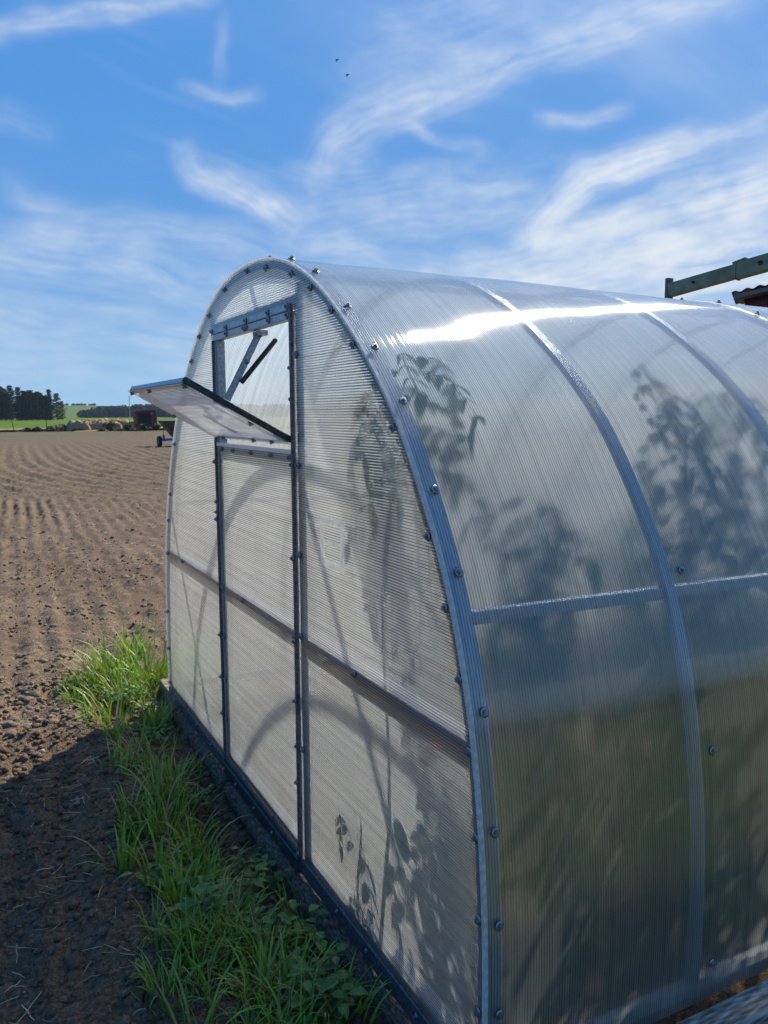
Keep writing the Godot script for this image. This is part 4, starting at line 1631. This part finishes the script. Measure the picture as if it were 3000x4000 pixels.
func make_trailer() -> void:
	# fertiliser hopper on a blue frame, half hidden by the greenhouse
	var t := thing("hopper_trailer", "small trailer with an olive hopper on a blue frame, half hidden by the greenhouse", "trailer", Vector3(-42.0, GROUND, -8.9), 0.0)
	var st := new_st()
	st.set_smooth_group(-1)
	var z0 := [[0.12, -1.45], [-0.42, -0.95]]
	var top := [Vector3(-0.6, 1.38, 0.22), Vector3(0.6, 1.38, 0.22), Vector3(0.6, 1.38, -1.75), Vector3(-0.6, 1.38, -1.75)]
	var bot := [Vector3(-0.2, 0.5, -0.42), Vector3(0.2, 0.5, -0.42), Vector3(0.2, 0.5, -1.1), Vector3(-0.2, 0.5, -1.1)]
	for i in 4:
		var j := (i + 1) % 4
		quad(st, top[j], top[i], bot[i], bot[j])
	quad(st, bot[0], bot[3], bot[2], bot[1])
	obj("hopper", st, M.hopper_paint, t)
	st = new_st()
	bx(st, -0.64, 0.64, 1.37, 1.42, -1.79, 0.26, 0.01)
	obj("rim_band", st, M.concrete_pole, t)
	st = new_st()
	bx(st, 0.25, 0.35, 0.3, 0.42, -2.2, 0.1, 0.01)
	bx(st, -0.35, -0.25, 0.3, 0.42, -2.2, 0.1, 0.01)
	bx(st, -0.45, 0.45, 0.28, 0.36, 0.0, 0.1, 0.01)
	bx(st, 0.24, 0.36, 0.3, 0.62, 0.06, 0.16, 0.01)
	obj("frame", st, M.blue_paint, t)
	st = new_st()
	bar(st, Vector3(0.3, 0.6, 0.12), Vector3(0.3, 1.36, 0.1), 0.025, 0.025)
	obj("strut", st, M.bark, t)
	for z in [0.28, -2.3]:
		var tt := new_st()
		var rr := new_st()
		wheel(tt, rr, Vector3(0, 0.27, z), 0.29, 0.2)
		var w := obj("wheel", tt, M.tyre, t)
		w.rotation.y = 0.0
		obj("rim", rr, M.tyre_rim, w)


func make_barn() -> void:
	# eave corner of a low brown-red shed, and the steel arm of a machine parked before it
	var t := thing("shed", "corner of a dark red shed under a corrugated roof, above the greenhouse ridge", "shed", Vector3(-13.24, GROUND, -19.3))
	var dir := Vector3(0.79, 0, -0.61).normalized()        # along the eave
	var back := Vector3(-0.61, 0, -0.79).normalized()
	var l := 12.0
	var d := 7.0
	var st := new_st()
	var c := [Vector3.ZERO, dir * l, dir * l + back * d, back * d]
	for i in 4:
		var a: Vector3 = c[i]
		var b: Vector3 = c[(i + 1) % 4]
		st.set_smooth_group(-1)
		var ta: Vector3 = a + Vector3(0, 4.95 + 0.19 * a.dot(dir), 0)
		var tb: Vector3 = b + Vector3(0, 4.95 + 0.19 * b.dot(dir), 0)
		quad(st, b, tb, ta, a)
		quad(st, a, ta, tb, b)
	obj("wall", st, M.barn_wall, t)
	# wall boards, proud of the wall
	for k in 40:
		st = new_st()
		var p := dir * (0.15 + k * 0.3)
		var nrm := Vector3(dir.z, 0, -dir.x)
		if nrm.dot(back) > 0:
			nrm = -nrm
		box(st, Transform3D(Basis(dir, Vector3.UP, dir.cross(Vector3.UP)), p + nrm * 0.012 + Vector3(0, 2.45 + 0.095 * (p.dot(dir) - 0.3), 0)), Vector3(0.28, 4.85 + 0.19 * (p.dot(dir) - 0.3), 0.024))
		obj("board", st, M.barn_wall, t)
	st = new_st()
	var e0 := -dir * 0.3 - back * 0.45
	bar(st, e0 + Vector3(0, 4.98, 0) + back * 0.2, e0 + dir * (l + 0.6) + Vector3(0, 4.98 + 0.19 * (l + 0.6), 0) + back * 0.2, 0.3, 0.12)
	obj("fascia", st, M.roof_sheet, t)
	st = new_st()
	st.set_smooth_group(0)
	var n := 320
	for i in n:
		var q := []
		for e in [[i, 0], [i + 1, 0], [i + 1, 1], [i, 1]]:
			var s: float = e[0] * (l + 0.7) / n
			q.append(e0 - dir * 0.05 + dir * s + back * (e[1] * 5.0) + Vector3(0, 5.1 + 0.19 * s + e[1] * 0.25 + 0.03 * sin(e[0] * TAU / 8.0), 0))
		quad(st, q[0], q[3], q[2], q[1])
		quad(st, q[0] - Vector3(0, 0.012, 0), q[1] - Vector3(0, 0.012, 0), q[2] - Vector3(0, 0.012, 0), q[3] - Vector3(0, 0.012, 0))
	obj("corrugated_roof", st, M.roof_sheet, t)
	var a := thing("machine_arm", "weathered green steel beam of a farm machine rising behind the greenhouse", "machine")
	var p0 := Vector3(-4.50, 3.10, -7.0)
	var p1 := Vector3(-3.38, 3.285, -7.34)
	var dd := (p1 - p0).normalized()
	st = new_st()
	bar(st, p0, p0 + dd * 0.86, 0.12, 0.165, Vector3.UP, 0.012)
	obj("inner_beam", st, M.green_steel, a)
	st = new_st()
	bar(st, p0 + dd * 0.84, p0 + dd * 5.0, 0.14, 0.19, Vector3.UP, 0.012)
	obj("outer_beam", st, M.green_steel, a)
	st = new_st()
	bx(st, p0.x - 0.05, p0.x + 0.006, 2.7, 3.25, p0.z - 0.05, p0.z + 0.05, 0.008)
	obj("end_plate", st, M.end_plate, a)
	st = new_st()
	bar(st, p0 + dd * 0.80 + Vector3(0, 0.095, 0), p0 + dd * 0.95 + Vector3(0, 0.11, 0), 0.15, 0.018)
	bar(st, p0 + dd * 0.835 + Vector3(0, -0.1, 0), p0 + dd * 0.835 + Vector3(0, 0.1, 0), 0.16, 0.02, dd)
	obj("collar", st, M.green_steel, a)
	for k in 2:
		st = new_st()
		var q: Vector3 = p0 + dd * [0.35, 1.15][k]
		tube(st, [q + Vector3(0, 0, 0.055), q + Vector3(0, 0, 0.085)], [0.016 + 0.012 * k, 0.016 + 0.012 * k], 8)
		obj("pin", st, M.dark_inside, a)
	# stand that carries the arm, out of sight behind the greenhouse
	st = new_st()
	bar(st, p0 + dd * 4.6 + Vector3(0, -3.6, 0), p0 + dd * 4.6 + Vector3(0, 0.1, 0), 0.3, 0.3, dd)
	obj("mast", st, M.green_steel, a)
	st = new_st()
	bar(st, Vector3(p0.x - 0.04, GROUND, p0.z), Vector3(p0.x - 0.04, 2.7, p0.z), 0.1, 0.1)
	obj("prop", st, M.end_plate, a)


# ---- plants -------------------------------------------------------------------------------------

func blade(st: SurfaceTool, base: Vector3, az: float, length: float, width: float, lean: float, curl: float, col: Color) -> void:
	var segs := 5
	var out := Vector3(cos(az), 0, sin(az))
	var side := Vector3(-sin(az), 0, cos(az))
	var p := base
	var ang := lean
	var pl := p - side * width * 0.5
	var pr := p + side * width * 0.5
	st.set_smooth_group(-1)
	for i in segs:
		var t := (i + 1.0) / segs
		var d := out * sin(ang) + Vector3.UP * cos(ang)
		p += d * length / segs
		ang += curl / segs * (0.4 + 1.2 * t)
		var w := width * (1.0 - t * t) * (1.1 if i == 0 else 1.0)
		var nl := p - side * w * 0.5
		var nr := p + side * w * 0.5
		st.set_color(col.lerp(col * 1.25, t))
		if i < segs - 1:
			quad(st, pl, nl, nr, pr)
		else:
			tri(st, pl, p, pr)
		pl = nl
		pr = nr


func tuft_mesh(sd: int, n: int, length: float, width: float, spread: float, col: Color) -> ArrayMesh:
	var r := RandomNumberGenerator.new()
	r.seed = sd
	var st := new_st()
	for i in n:
		var a := r.randf() * TAU
		var rr := spread * sqrt(r.randf())
		var c := col * r.randf_range(0.7, 1.3)
		if r.randf() < 0.13:
			c = Color(0.34, 0.29, 0.13) * r.randf_range(0.6, 1.1)
		blade(st, Vector3(cos(a) * rr, -0.01, sin(a) * rr), a + r.randf_range(-0.9, 0.9), length * r.randf_range(0.45, 1.15), width * r.randf_range(0.6, 1.3), r.randf_range(0.02, 0.45), r.randf_range(0.2, 2.2), c)
	st.generate_normals()
	return st.commit()


func leaf(st: SurfaceTool, base: Vector3, dir: Vector3, length: float, width: float, droop: float, col: Color) -> void:
	# an oval pointed leaf with a folded midrib
	var side := dir.cross(Vector3.UP)
	if side.length() < 0.05:
		side = Vector3.RIGHT
	side = side.normalized()
	var up := side.cross(dir).normalized()
	var ws := [0.0, 0.75, 1.0, 0.72, 0.0]
	var mid := []
	var l := []
	var r := []
	for i in 5:
		var t := i / 4.0
		var p := base + dir * length * t - Vector3.UP * droop * length * t * t
		mid.append(p)
		l.append(p - side * width * 0.5 * ws[i] + up * width * 0.16 * ws[i])
		r.append(p + side * width * 0.5 * ws[i] + up * width * 0.16 * ws[i])
	st.set_smooth_group(-1)
	for i in 4:
		st.set_color(col)
		quad(st, mid[i], l[i], l[i + 1], mid[i + 1])
		st.set_color(col * 0.88)
		quad(st, mid[i + 1], r[i + 1], r[i], mid[i])


func weed(called: String, label: String, at: Vector3, h: float, leaf_l: float, n: int, col: Color, sd: int, wide := 0.55) -> void:
	var r := RandomNumberGenerator.new()
	r.seed = sd
	var t := thing(called, label, "weed", Vector3(at.x, ground_y(at.x, at.z), at.z), 0.0)
	var st := new_st()
	var lf := new_st()
	var stems := 2 + n / 9
	for s in stems:
		var a := r.randf() * TAU
		var top := Vector3(cos(a) * h * 0.5, h * r.randf_range(0.6, 1.0), sin(a) * h * 0.5)
		var root := Vector3(r.randf_range(-0.02, 0.02), -0.01, r.randf_range(-0.02, 0.02))
		var mid := root.lerp(top, 0.5) + Vector3(0, h * 0.08, 0)
		tube(st, [root, mid, top], [0.003, 0.0025, 0.0015], 5, false)
		var k := maxi(3, n / stems)
		for i in k:
			var u := 0.25 + 0.75 * i / (k - 1.0)
			var p := root.lerp(mid, u * 2.0) if u < 0.5 else mid.lerp(top, u * 2.0 - 1.0)
			var b := a + i * 2.4 + r.randf_range(-0.5, 0.5)
			var ll := leaf_l * r.randf_range(0.6, 1.15) * (1.15 - 0.5 * u)
			leaf(lf, p, Vector3(cos(b), r.randf_range(0.1, 0.6), sin(b)).normalized(), ll, ll * wide, r.randf_range(0.1, 0.5), col * r.randf_range(0.75, 1.3))
	obj("stem", st, M.stem_green, t)
	obj("foliage", lf, M.leaf, t)


func clump(called: String, label: String, at: Vector3, mesh: ArrayMesh, turn: float, s := 1.0) -> void:
	var o := put(called, mesh, M.grass)
	o.position = Vector3(at.x, ground_y(at.x, at.z) - 0.01, at.z)
	o.rotation.y = turn
	o.scale = Vector3.ONE * s
	tag(o, label, "grass", "grass clumps in front of the greenhouse")


func make_grass() -> void:
	var g0 := Color(0.14, 0.25, 0.026)
	var g1 := Color(0.17, 0.29, 0.035)
	var tufts := [tuft_mesh(301, 15, 0.19, 0.009, 0.05, g0), tuft_mesh(302, 13, 0.15, 0.011, 0.06, g1), tuft_mesh(303, 16, 0.24, 0.008, 0.045, g0), tuft_mesh(304, 12, 0.10, 0.011, 0.06, Color(0.085, 0.15, 0.03))]
	# strip of grass: along the wall, wider in the middle, out to the sunlit corner
	var sets := [[], [], [], []]
	var n := 0
	var tries := 0
	while n < 430 and tries < 9000:
		tries += 1
		var x := rng.randf_range(-3.4, 1.35)
		var z := rng.randf_range(-0.1, 0.72)
		var ok := 0.0
		if x < -1.3:
			ok = 1.1 * exp(-pow((z - 0.12 - 0.1 * (x + 1.7)) / 0.3, 2.0)) * smoothstep(-2.9, -2.3, x)
		elif x < -0.6:
			ok = 0.5 * exp(-pow((z - 0.18) / 0.2, 2.0))
		else:
			var zc := lerpf(0.37, 0.33, smoothstep(0.25, 0.6, x))
			ok = 1.1 * exp(-pow((z - zc) / lerpf(0.16, 0.22, smoothstep(0.25, 0.6, x)), 4.0)) * (0.35 + 0.65 * smoothstep(-0.75, -0.3, x))
		ok *= 0.3 + 2.6 * nz.get_noise_2d(x * 2.2, z * 2.2 + 9.0)
		if rng.randf() > ok or (x > -1.7 and z < 0.07):
			continue
		var s := rng.randf_range(0.55, 1.05)
		sets[n % 4].append(Transform3D(Basis(Vector3.UP, rng.randf() * TAU).scaled(Vector3(s, s * rng.randf_range(0.8, 1.15), s)), Vector3(x, ground_y(x, z) - 0.008, z)))
		n += 1
	# scattered blades in the soil and on the lawn's edge
	for i in 26:
		var x := rng.randf_range(-6.0, 0.6)
		var z := rng.randf_range(0.2, 1.1)
		sets[3].append(Transform3D(Basis(Vector3.UP, rng.randf() * TAU).scaled(Vector3.ONE * rng.randf_range(0.25, 0.5)), Vector3(x, ground_y(x, z) - 0.005, z)))
	for k in 4:
		many("grass", tufts[k], M.grass, sets[k], [], ["medium green grass along the foot of the greenhouse", "broad-bladed grass along the foot of the greenhouse", "long thin grass along the foot of the greenhouse", "short young grass over the soil by the greenhouse"][k], "grass")
	var fw := []
	for i in 240:
		var x := -4.5 - 34.0 * pow(rng.randf(), 1.3)
		var z := rng.randf_range(-0.25, 0.06) * -x + 0.4
		var sc := rng.randf_range(0.3, 0.8) * (1.0 - 0.008 * x)
		fw.append(Transform3D(Basis(Vector3.UP, rng.randf() * TAU).scaled(Vector3(sc, sc * 0.7, sc)), Vector3(x, ground_y(x, z), z)))
	many("seedlings", tuft_mesh(306, 9, 0.09, 0.012, 0.04, Color(0.13, 0.19, 0.04)), M.grass, fw, [], "scattered green seedlings coming up between the furrows", "seedlings")
	var lw := []
	for i in 260:
		var x := rng.randf_range(1.74, 2.6)
		var z := rng.randf_range(-3.6, 0.2)
		lw.append(Transform3D(Basis(Vector3.UP, rng.randf() * TAU).scaled(Vector3(0.7, 0.35, 0.7)), Vector3(x, -0.105, z)))
	many("lawn_grass", tuft_mesh(305, 14, 0.1, 0.006, 0.08, Color(0.10, 0.12, 0.03)), M.grass, lw, [], "short olive grass along the grey timber beam", "grass")
	# clumps that stand out
	var big := tuft_mesh(311, 46, 0.36, 0.011, 0.11, g1)
	var mid := tuft_mesh(312, 34, 0.3, 0.010, 0.1, g0)
	var low := tuft_mesh(313, 30, 0.24, 0.013, 0.05, g0)
	clump("grass_clump", "tall sunlit grass clump touching the far corner of the greenhouse", Vector3(-2.0, 0, 0.06), big, 0.3, 1.25)
	clump("grass_clump", "bright sunlit grass clump standing out from the far corner, second from the wall", Vector3(-2.25, 0, 0.2), big, 1.9, 1.2)
	clump("grass_clump", "ragged sunlit grass clump at the edge of the furrows", Vector3(-2.15, 0, 0.36), mid, 2.8, 1.0)
	clump("grass_clump", "half-shaded grass clump in front of the yellowish timber block", Vector3(-1.5, 0, 0.36), mid, 0.9, 1.1)
	clump("grass_clump", "low sunlit grass clump behind the others, furthest from the greenhouse foot", Vector3(-2.75, 0, 0.02), big, 5.2, 0.95)
	clump("grass_clump", "dense tall grass clump in shade before the greenhouse door", Vector3(-0.42, 0, 0.3), big, 4.1, 0.85)
	clump("grass_clump", "dense green grass clump in shade, wider, on the camera side of the tallest clump", Vector3(-0.12, 0, 0.36), mid, 5.0, 0.9)
	clump("grass_clump", "arching broad-bladed grass clump beside the bare soil mound", Vector3(0.2, 0, 0.47), low, 2.0, 1.05)
	clump("grass_clump", "arching grass clump at the soil's edge with bent pale tips", Vector3(0.42, 0, 0.43), low, 3.6, 1.0)
	clump("grass_clump", "arching broad-bladed grass clump in shade, nearest the frame-side soil", Vector3(0.05, 0, 0.56), low, 0.7, 0.95)
	clump("grass_clump", "arching broad-bladed grass clump just before the round-leaved weeds", Vector3(0.1, 0, 0.3), low, 4.4, 1.0)
	clump("grass_clump", "upright grass clump leaning on the end wall past the door post", Vector3(0.62, 0, 0.085), mid, 0.2, 0.62)
	clump("grass_clump", "low grass clump among broad leaves at the frame's lower edge", Vector3(0.95, 0, 0.3), low, 1.2, 0.8)
	# weeds
	weed("weed", "pale round-leaved weed in a patch under the door threshold", Vector3(0.25, 0, 0.13), 0.1, 0.045, 36, Color(0.12, 0.21, 0.05), 401, 0.75)
	weed("weed", "round-leaved weed against the log below the door post", Vector3(0.4, 0, 0.1), 0.12, 0.05, 30, Color(0.10, 0.19, 0.05), 402, 0.75)
	weed("weed", "leafy weed growing among the shaded grass before the threshold", Vector3(0.45, 0, 0.24), 0.15, 0.07, 26, Color(0.10, 0.20, 0.045), 403)
	weed("weed", "tall broad-leaved weed beside the dark base channel", Vector3(0.8, 0, 0.12), 0.17, 0.075, 22, Color(0.09, 0.2, 0.045), 404, 0.6)
	weed("weed", "large-leaved weed pressed against the base channel nearest the camera", Vector3(1.08, 0, 0.11), 0.17, 0.08, 18, Color(0.08, 0.19, 0.045), 405, 0.62)
	weed("weed", "spreading long-leaved weed at the frame's lower edge", Vector3(1.0, 0, 0.24), 0.12, 0.1, 30, Color(0.10, 0.19, 0.055), 406, 0.3)
	weed("weed", "bushy weed between the grass and the end wall, past the threshold", Vector3(0.68, 0, 0.24), 0.15, 0.07, 34, Color(0.10, 0.21, 0.045), 407, 0.55)
	weed("weed", "small leafy weed alone in the shaded soil at the frame's side", Vector3(-0.78, 0, 0.97), 0.09, 0.05, 18, Color(0.07, 0.17, 0.04), 408, 0.7)
	weed("weed", "sunlit bushy weed at the foot of the tall corner grass", Vector3(-1.72, 0, 0.27), 0.14, 0.055, 44, Color(0.13, 0.24, 0.05), 409, 0.7)
	weed("weed", "sunlit low weed beside the pale timber block", Vector3(-1.55, 0, 0.16), 0.1, 0.05, 30, Color(0.13, 0.23, 0.05), 410, 0.7)
	weed("weed", "small weed alone in the soil near the lower frame edge", Vector3(0.72, 0, 0.63), 0.05, 0.035, 12, Color(0.1, 0.18, 0.04), 411, 0.5)
	weed("weed", "thin leafy weed in shade by the half-lit grass clump", Vector3(-1.0, 0, 0.2), 0.12, 0.055, 30, Color(0.10, 0.20, 0.045), 412, 0.5)
	weed("weed", "pale-leaved weed at the bare edge between grass and soil, before the threshold", Vector3(0.3, 0, 0.5), 0.13, 0.06, 24, Color(0.12, 0.21, 0.05), 413, 0.6)
	weed("weed", "wide-leaved weed between two arching grass clumps", Vector3(0.6, 0, 0.4), 0.16, 0.085, 26, Color(0.10, 0.2, 0.05), 414, 0.5)
	weed("weed", "dark broad-leaved weed deepest in the shade at the lower frame edge", Vector3(1.12, 0, 0.2), 0.16, 0.09, 26, Color(0.09, 0.18, 0.05), 415, 0.55)
	weed("weed", "feathery low weed beside the tall shaded clump", Vector3(-0.3, 0, 0.2), 0.12, 0.06, 30, Color(0.12, 0.22, 0.05), 416, 0.4)
	# dry seed stalks against the end wall
	for s in [[0.64, 0.09, 0.34, 0.16, "thin dry forked grass stalk leaning out over the end wall near the door post"], [0.56, 0.09, 0.3, -0.02, "upright thin dry grass stalk beside the door post"], [-0.88, 0.07, 0.26, 0.08, "thin dry spidery grass head against the far end-wall panel"], [-1.06, 0.07, 0.22, -0.04, "drooping dry grass stalk against the far end-wall panel"]]:
		var st := new_st()
		var b := Vector3(0, 0, 0)
		var e := Vector3(s[3], s[2], 0.03)
		tube(st, [b, b.lerp(e, 0.5) + Vector3(-0.02, 0.02, 0), e], [0.0018, 0.0015, 0.0009], 4, false)
		for k in 4:
			var q := e + Vector3(0.05 * cos(k * 1.7), 0.045 * sin(k * 1.1 + 0.6), 0.02 * sin(k * 2.0))
			tube(st, [e - Vector3(0, 0.012 * k, 0), q], [0.0011, 0.0007], 4, false)
		var o := obj("dry_stalk", st, M.dry_stalk)
		o.position = Vector3(s[0], ground_y(s[0], s[1]), s[1])
		tag(o, s[4], "grass stalk")


func tomato_leaf(st: SurfaceTool, base: Vector3, az: float, length: float, r: RandomNumberGenerator, col: Color) -> void:
	# compound leaf: drooping midrib with paired toothed leaflets
	var out := Vector3(cos(az), 0, sin(az))
	var ang := r.randf_range(-0.1, 0.5)
	var p := base
	var n := 5
	for i in n:
		var d := out * cos(ang) + Vector3.UP * sin(ang)
		var q := p + d * length / n
		st.set_smooth_group(-1)
		st.set_color(col * 0.8)
		var s0 := Vector3(-sin(az), 0, cos(az)) * 0.003
		quad(st, p - s0, q - s0, q + s0, p + s0)
		p = q
		ang -= r.randf_range(0.25, 0.6)
		for sd in [-1.0, 1.0]:
			var b: float = az + sd * r.randf_range(0.8, 1.3)
			var ll := length * r.randf_range(0.18, 0.32) * (1.0 if i < 3 else 0.85)
			leaf(st, p, Vector3(cos(b), -0.35, sin(b)).normalized(), ll, ll * 0.55, 0.4, col * r.randf_range(0.7, 1.3))
	leaf(st, p, (out * cos(ang) + Vector3.UP * sin(ang)).normalized(), length * 0.42, length * 0.22, 0.3, col)


func tomato(label: String, at: Vector3, h: float, leaves: int, sd: int, from := 0.15, col := Color(0.085, 0.18, 0.04), fruit := 3) -> void:
	var r := RandomNumberGenerator.new()
	r.seed = sd
	var t := thing("tomato_plant", label, "tomato plant", Vector3(at.x, ground_y(at.x, at.z), at.z), 0.0, "tomato plants inside the greenhouse")
	var st := new_st()
	var pts := []
	var rad := []
	for i in 9:
		var sx := at.x + 0.04 * sin(i * 1.1 + sd)
		var lim0 := arch_x(minf(h * i / 8.0 - 0.1, 2.0)) - 0.1
		pts.append(Vector3(clampf(sx, -lim0, lim0) - at.x, h * i / 8.0 - 0.02, 0.04 * cos(i * 0.9 + sd)))
		rad.append(0.010 - 0.0006 * i)
	tube(st, pts, rad, 6)
	obj("stem", st, M.stem_green, t)
	var lf := new_st()
	for i in leaves:
		var u := lerpf(from, 1.0, float(i) / leaves)
		var y := h * u
		var p: Vector3 = pts[clampi(int(u * 8), 0, 8)]
		tomato_leaf(lf, Vector3(p.x, y, p.z), i * 2.4 + r.randf_range(-0.5, 0.5), r.randf_range(0.17, 0.32) * (1.15 - 0.35 * u), r, col * r.randf_range(0.75, 1.25))
	lf.generate_normals()
	var arr: Array = lf.commit_to_arrays()
	var vv: PackedVector3Array = arr[Mesh.ARRAY_VERTEX]
	for i in vv.size():      # leaves that reach the sheets lie against them
		var w := vv[i] + t.position
		var lim := arch_x(minf(w.y, 2.0)) - (0.05 if at.z > -0.3 else 0.13)
		w.x = clampf(w.x, -lim, lim)
		w.y = minf(w.y, arch_y(w.x) - (0.04 if at.z > -0.3 else 0.12))
		w.z = minf(w.z, -0.012 - 0.02 * absf(sin(i * 1.7)))
		vv[i] = w - t.position
	arr[Mesh.ARRAY_VERTEX] = vv
	var lm := ArrayMesh.new()
	lm.add_surface_from_arrays(Mesh.PRIMITIVE_TRIANGLES, arr)
	put("foliage", lm, M.leaf, t)
	for i in fruit:
		var a := r.randf() * TAU
		var s := SphereMesh.new()
		s.radius = r.randf_range(0.028, 0.04)
		s.height = s.radius * 1.75
		s.radial_segments = 14
		s.rings = 8
		var o := put("tomato", s, M.tomato_red if r.randf() < 0.5 else M.tomato_green, t)
		o.position = Vector3(cos(a) * 0.09, h * r.randf_range(0.2, 0.65), sin(a) * 0.09)


func make_plants() -> void:
	# the row along the camera's side
	var ords := ["second", "third", "fourth", "fifth", "sixth", "seventh"]
	tomato("tall tomato plant behind the end wall, its top leaves hanging under the arch", Vector3(1.0, 0, -0.15), 1.88, 17, 501, 0.78, Color(0.085, 0.16, 0.035), 2)
	tomato("low dark tomato plant close behind the lower end-wall panel nearest the camera", Vector3(0.84, 0, -0.14), 0.6, 8, 502, 0.15, Color(0.085, 0.17, 0.04), 1)
	for k in 6:
		tomato("dense tall tomato plant in the row behind the side cover, " + ords[k] + " from the end wall", Vector3(1.0 + 0.12 * sin(k * 2.1), 0, -0.6 - 0.52 * k), (1.45 if k == 0 else 1.8) + 0.08 * sin(k * 1.7), 70, 510 + k, 0.1, Color(0.08, 0.16, 0.04), 6)
	for k in 4:
		tomato("lower tomato plant in the middle row inside the greenhouse, " + ["first", "second", "third", "fourth"][k] + " from the end wall", Vector3(0.5 + 0.1 * sin(k * 1.3), 0, -1.5 - 0.7 * k), 1.3, 32, 530 + k, 0.1, Color(0.08, 0.17, 0.04), 3)
	for k in 4:
		tomato("low tomato plant along the field side of the greenhouse, " + ["first", "second", "third", "fourth"][k] + " from the end wall", Vector3(-1.15, 0, -1.5 - 0.75 * k), 1.0, 16, 540 + k, 0.1, Color(0.08, 0.17, 0.04), 3)
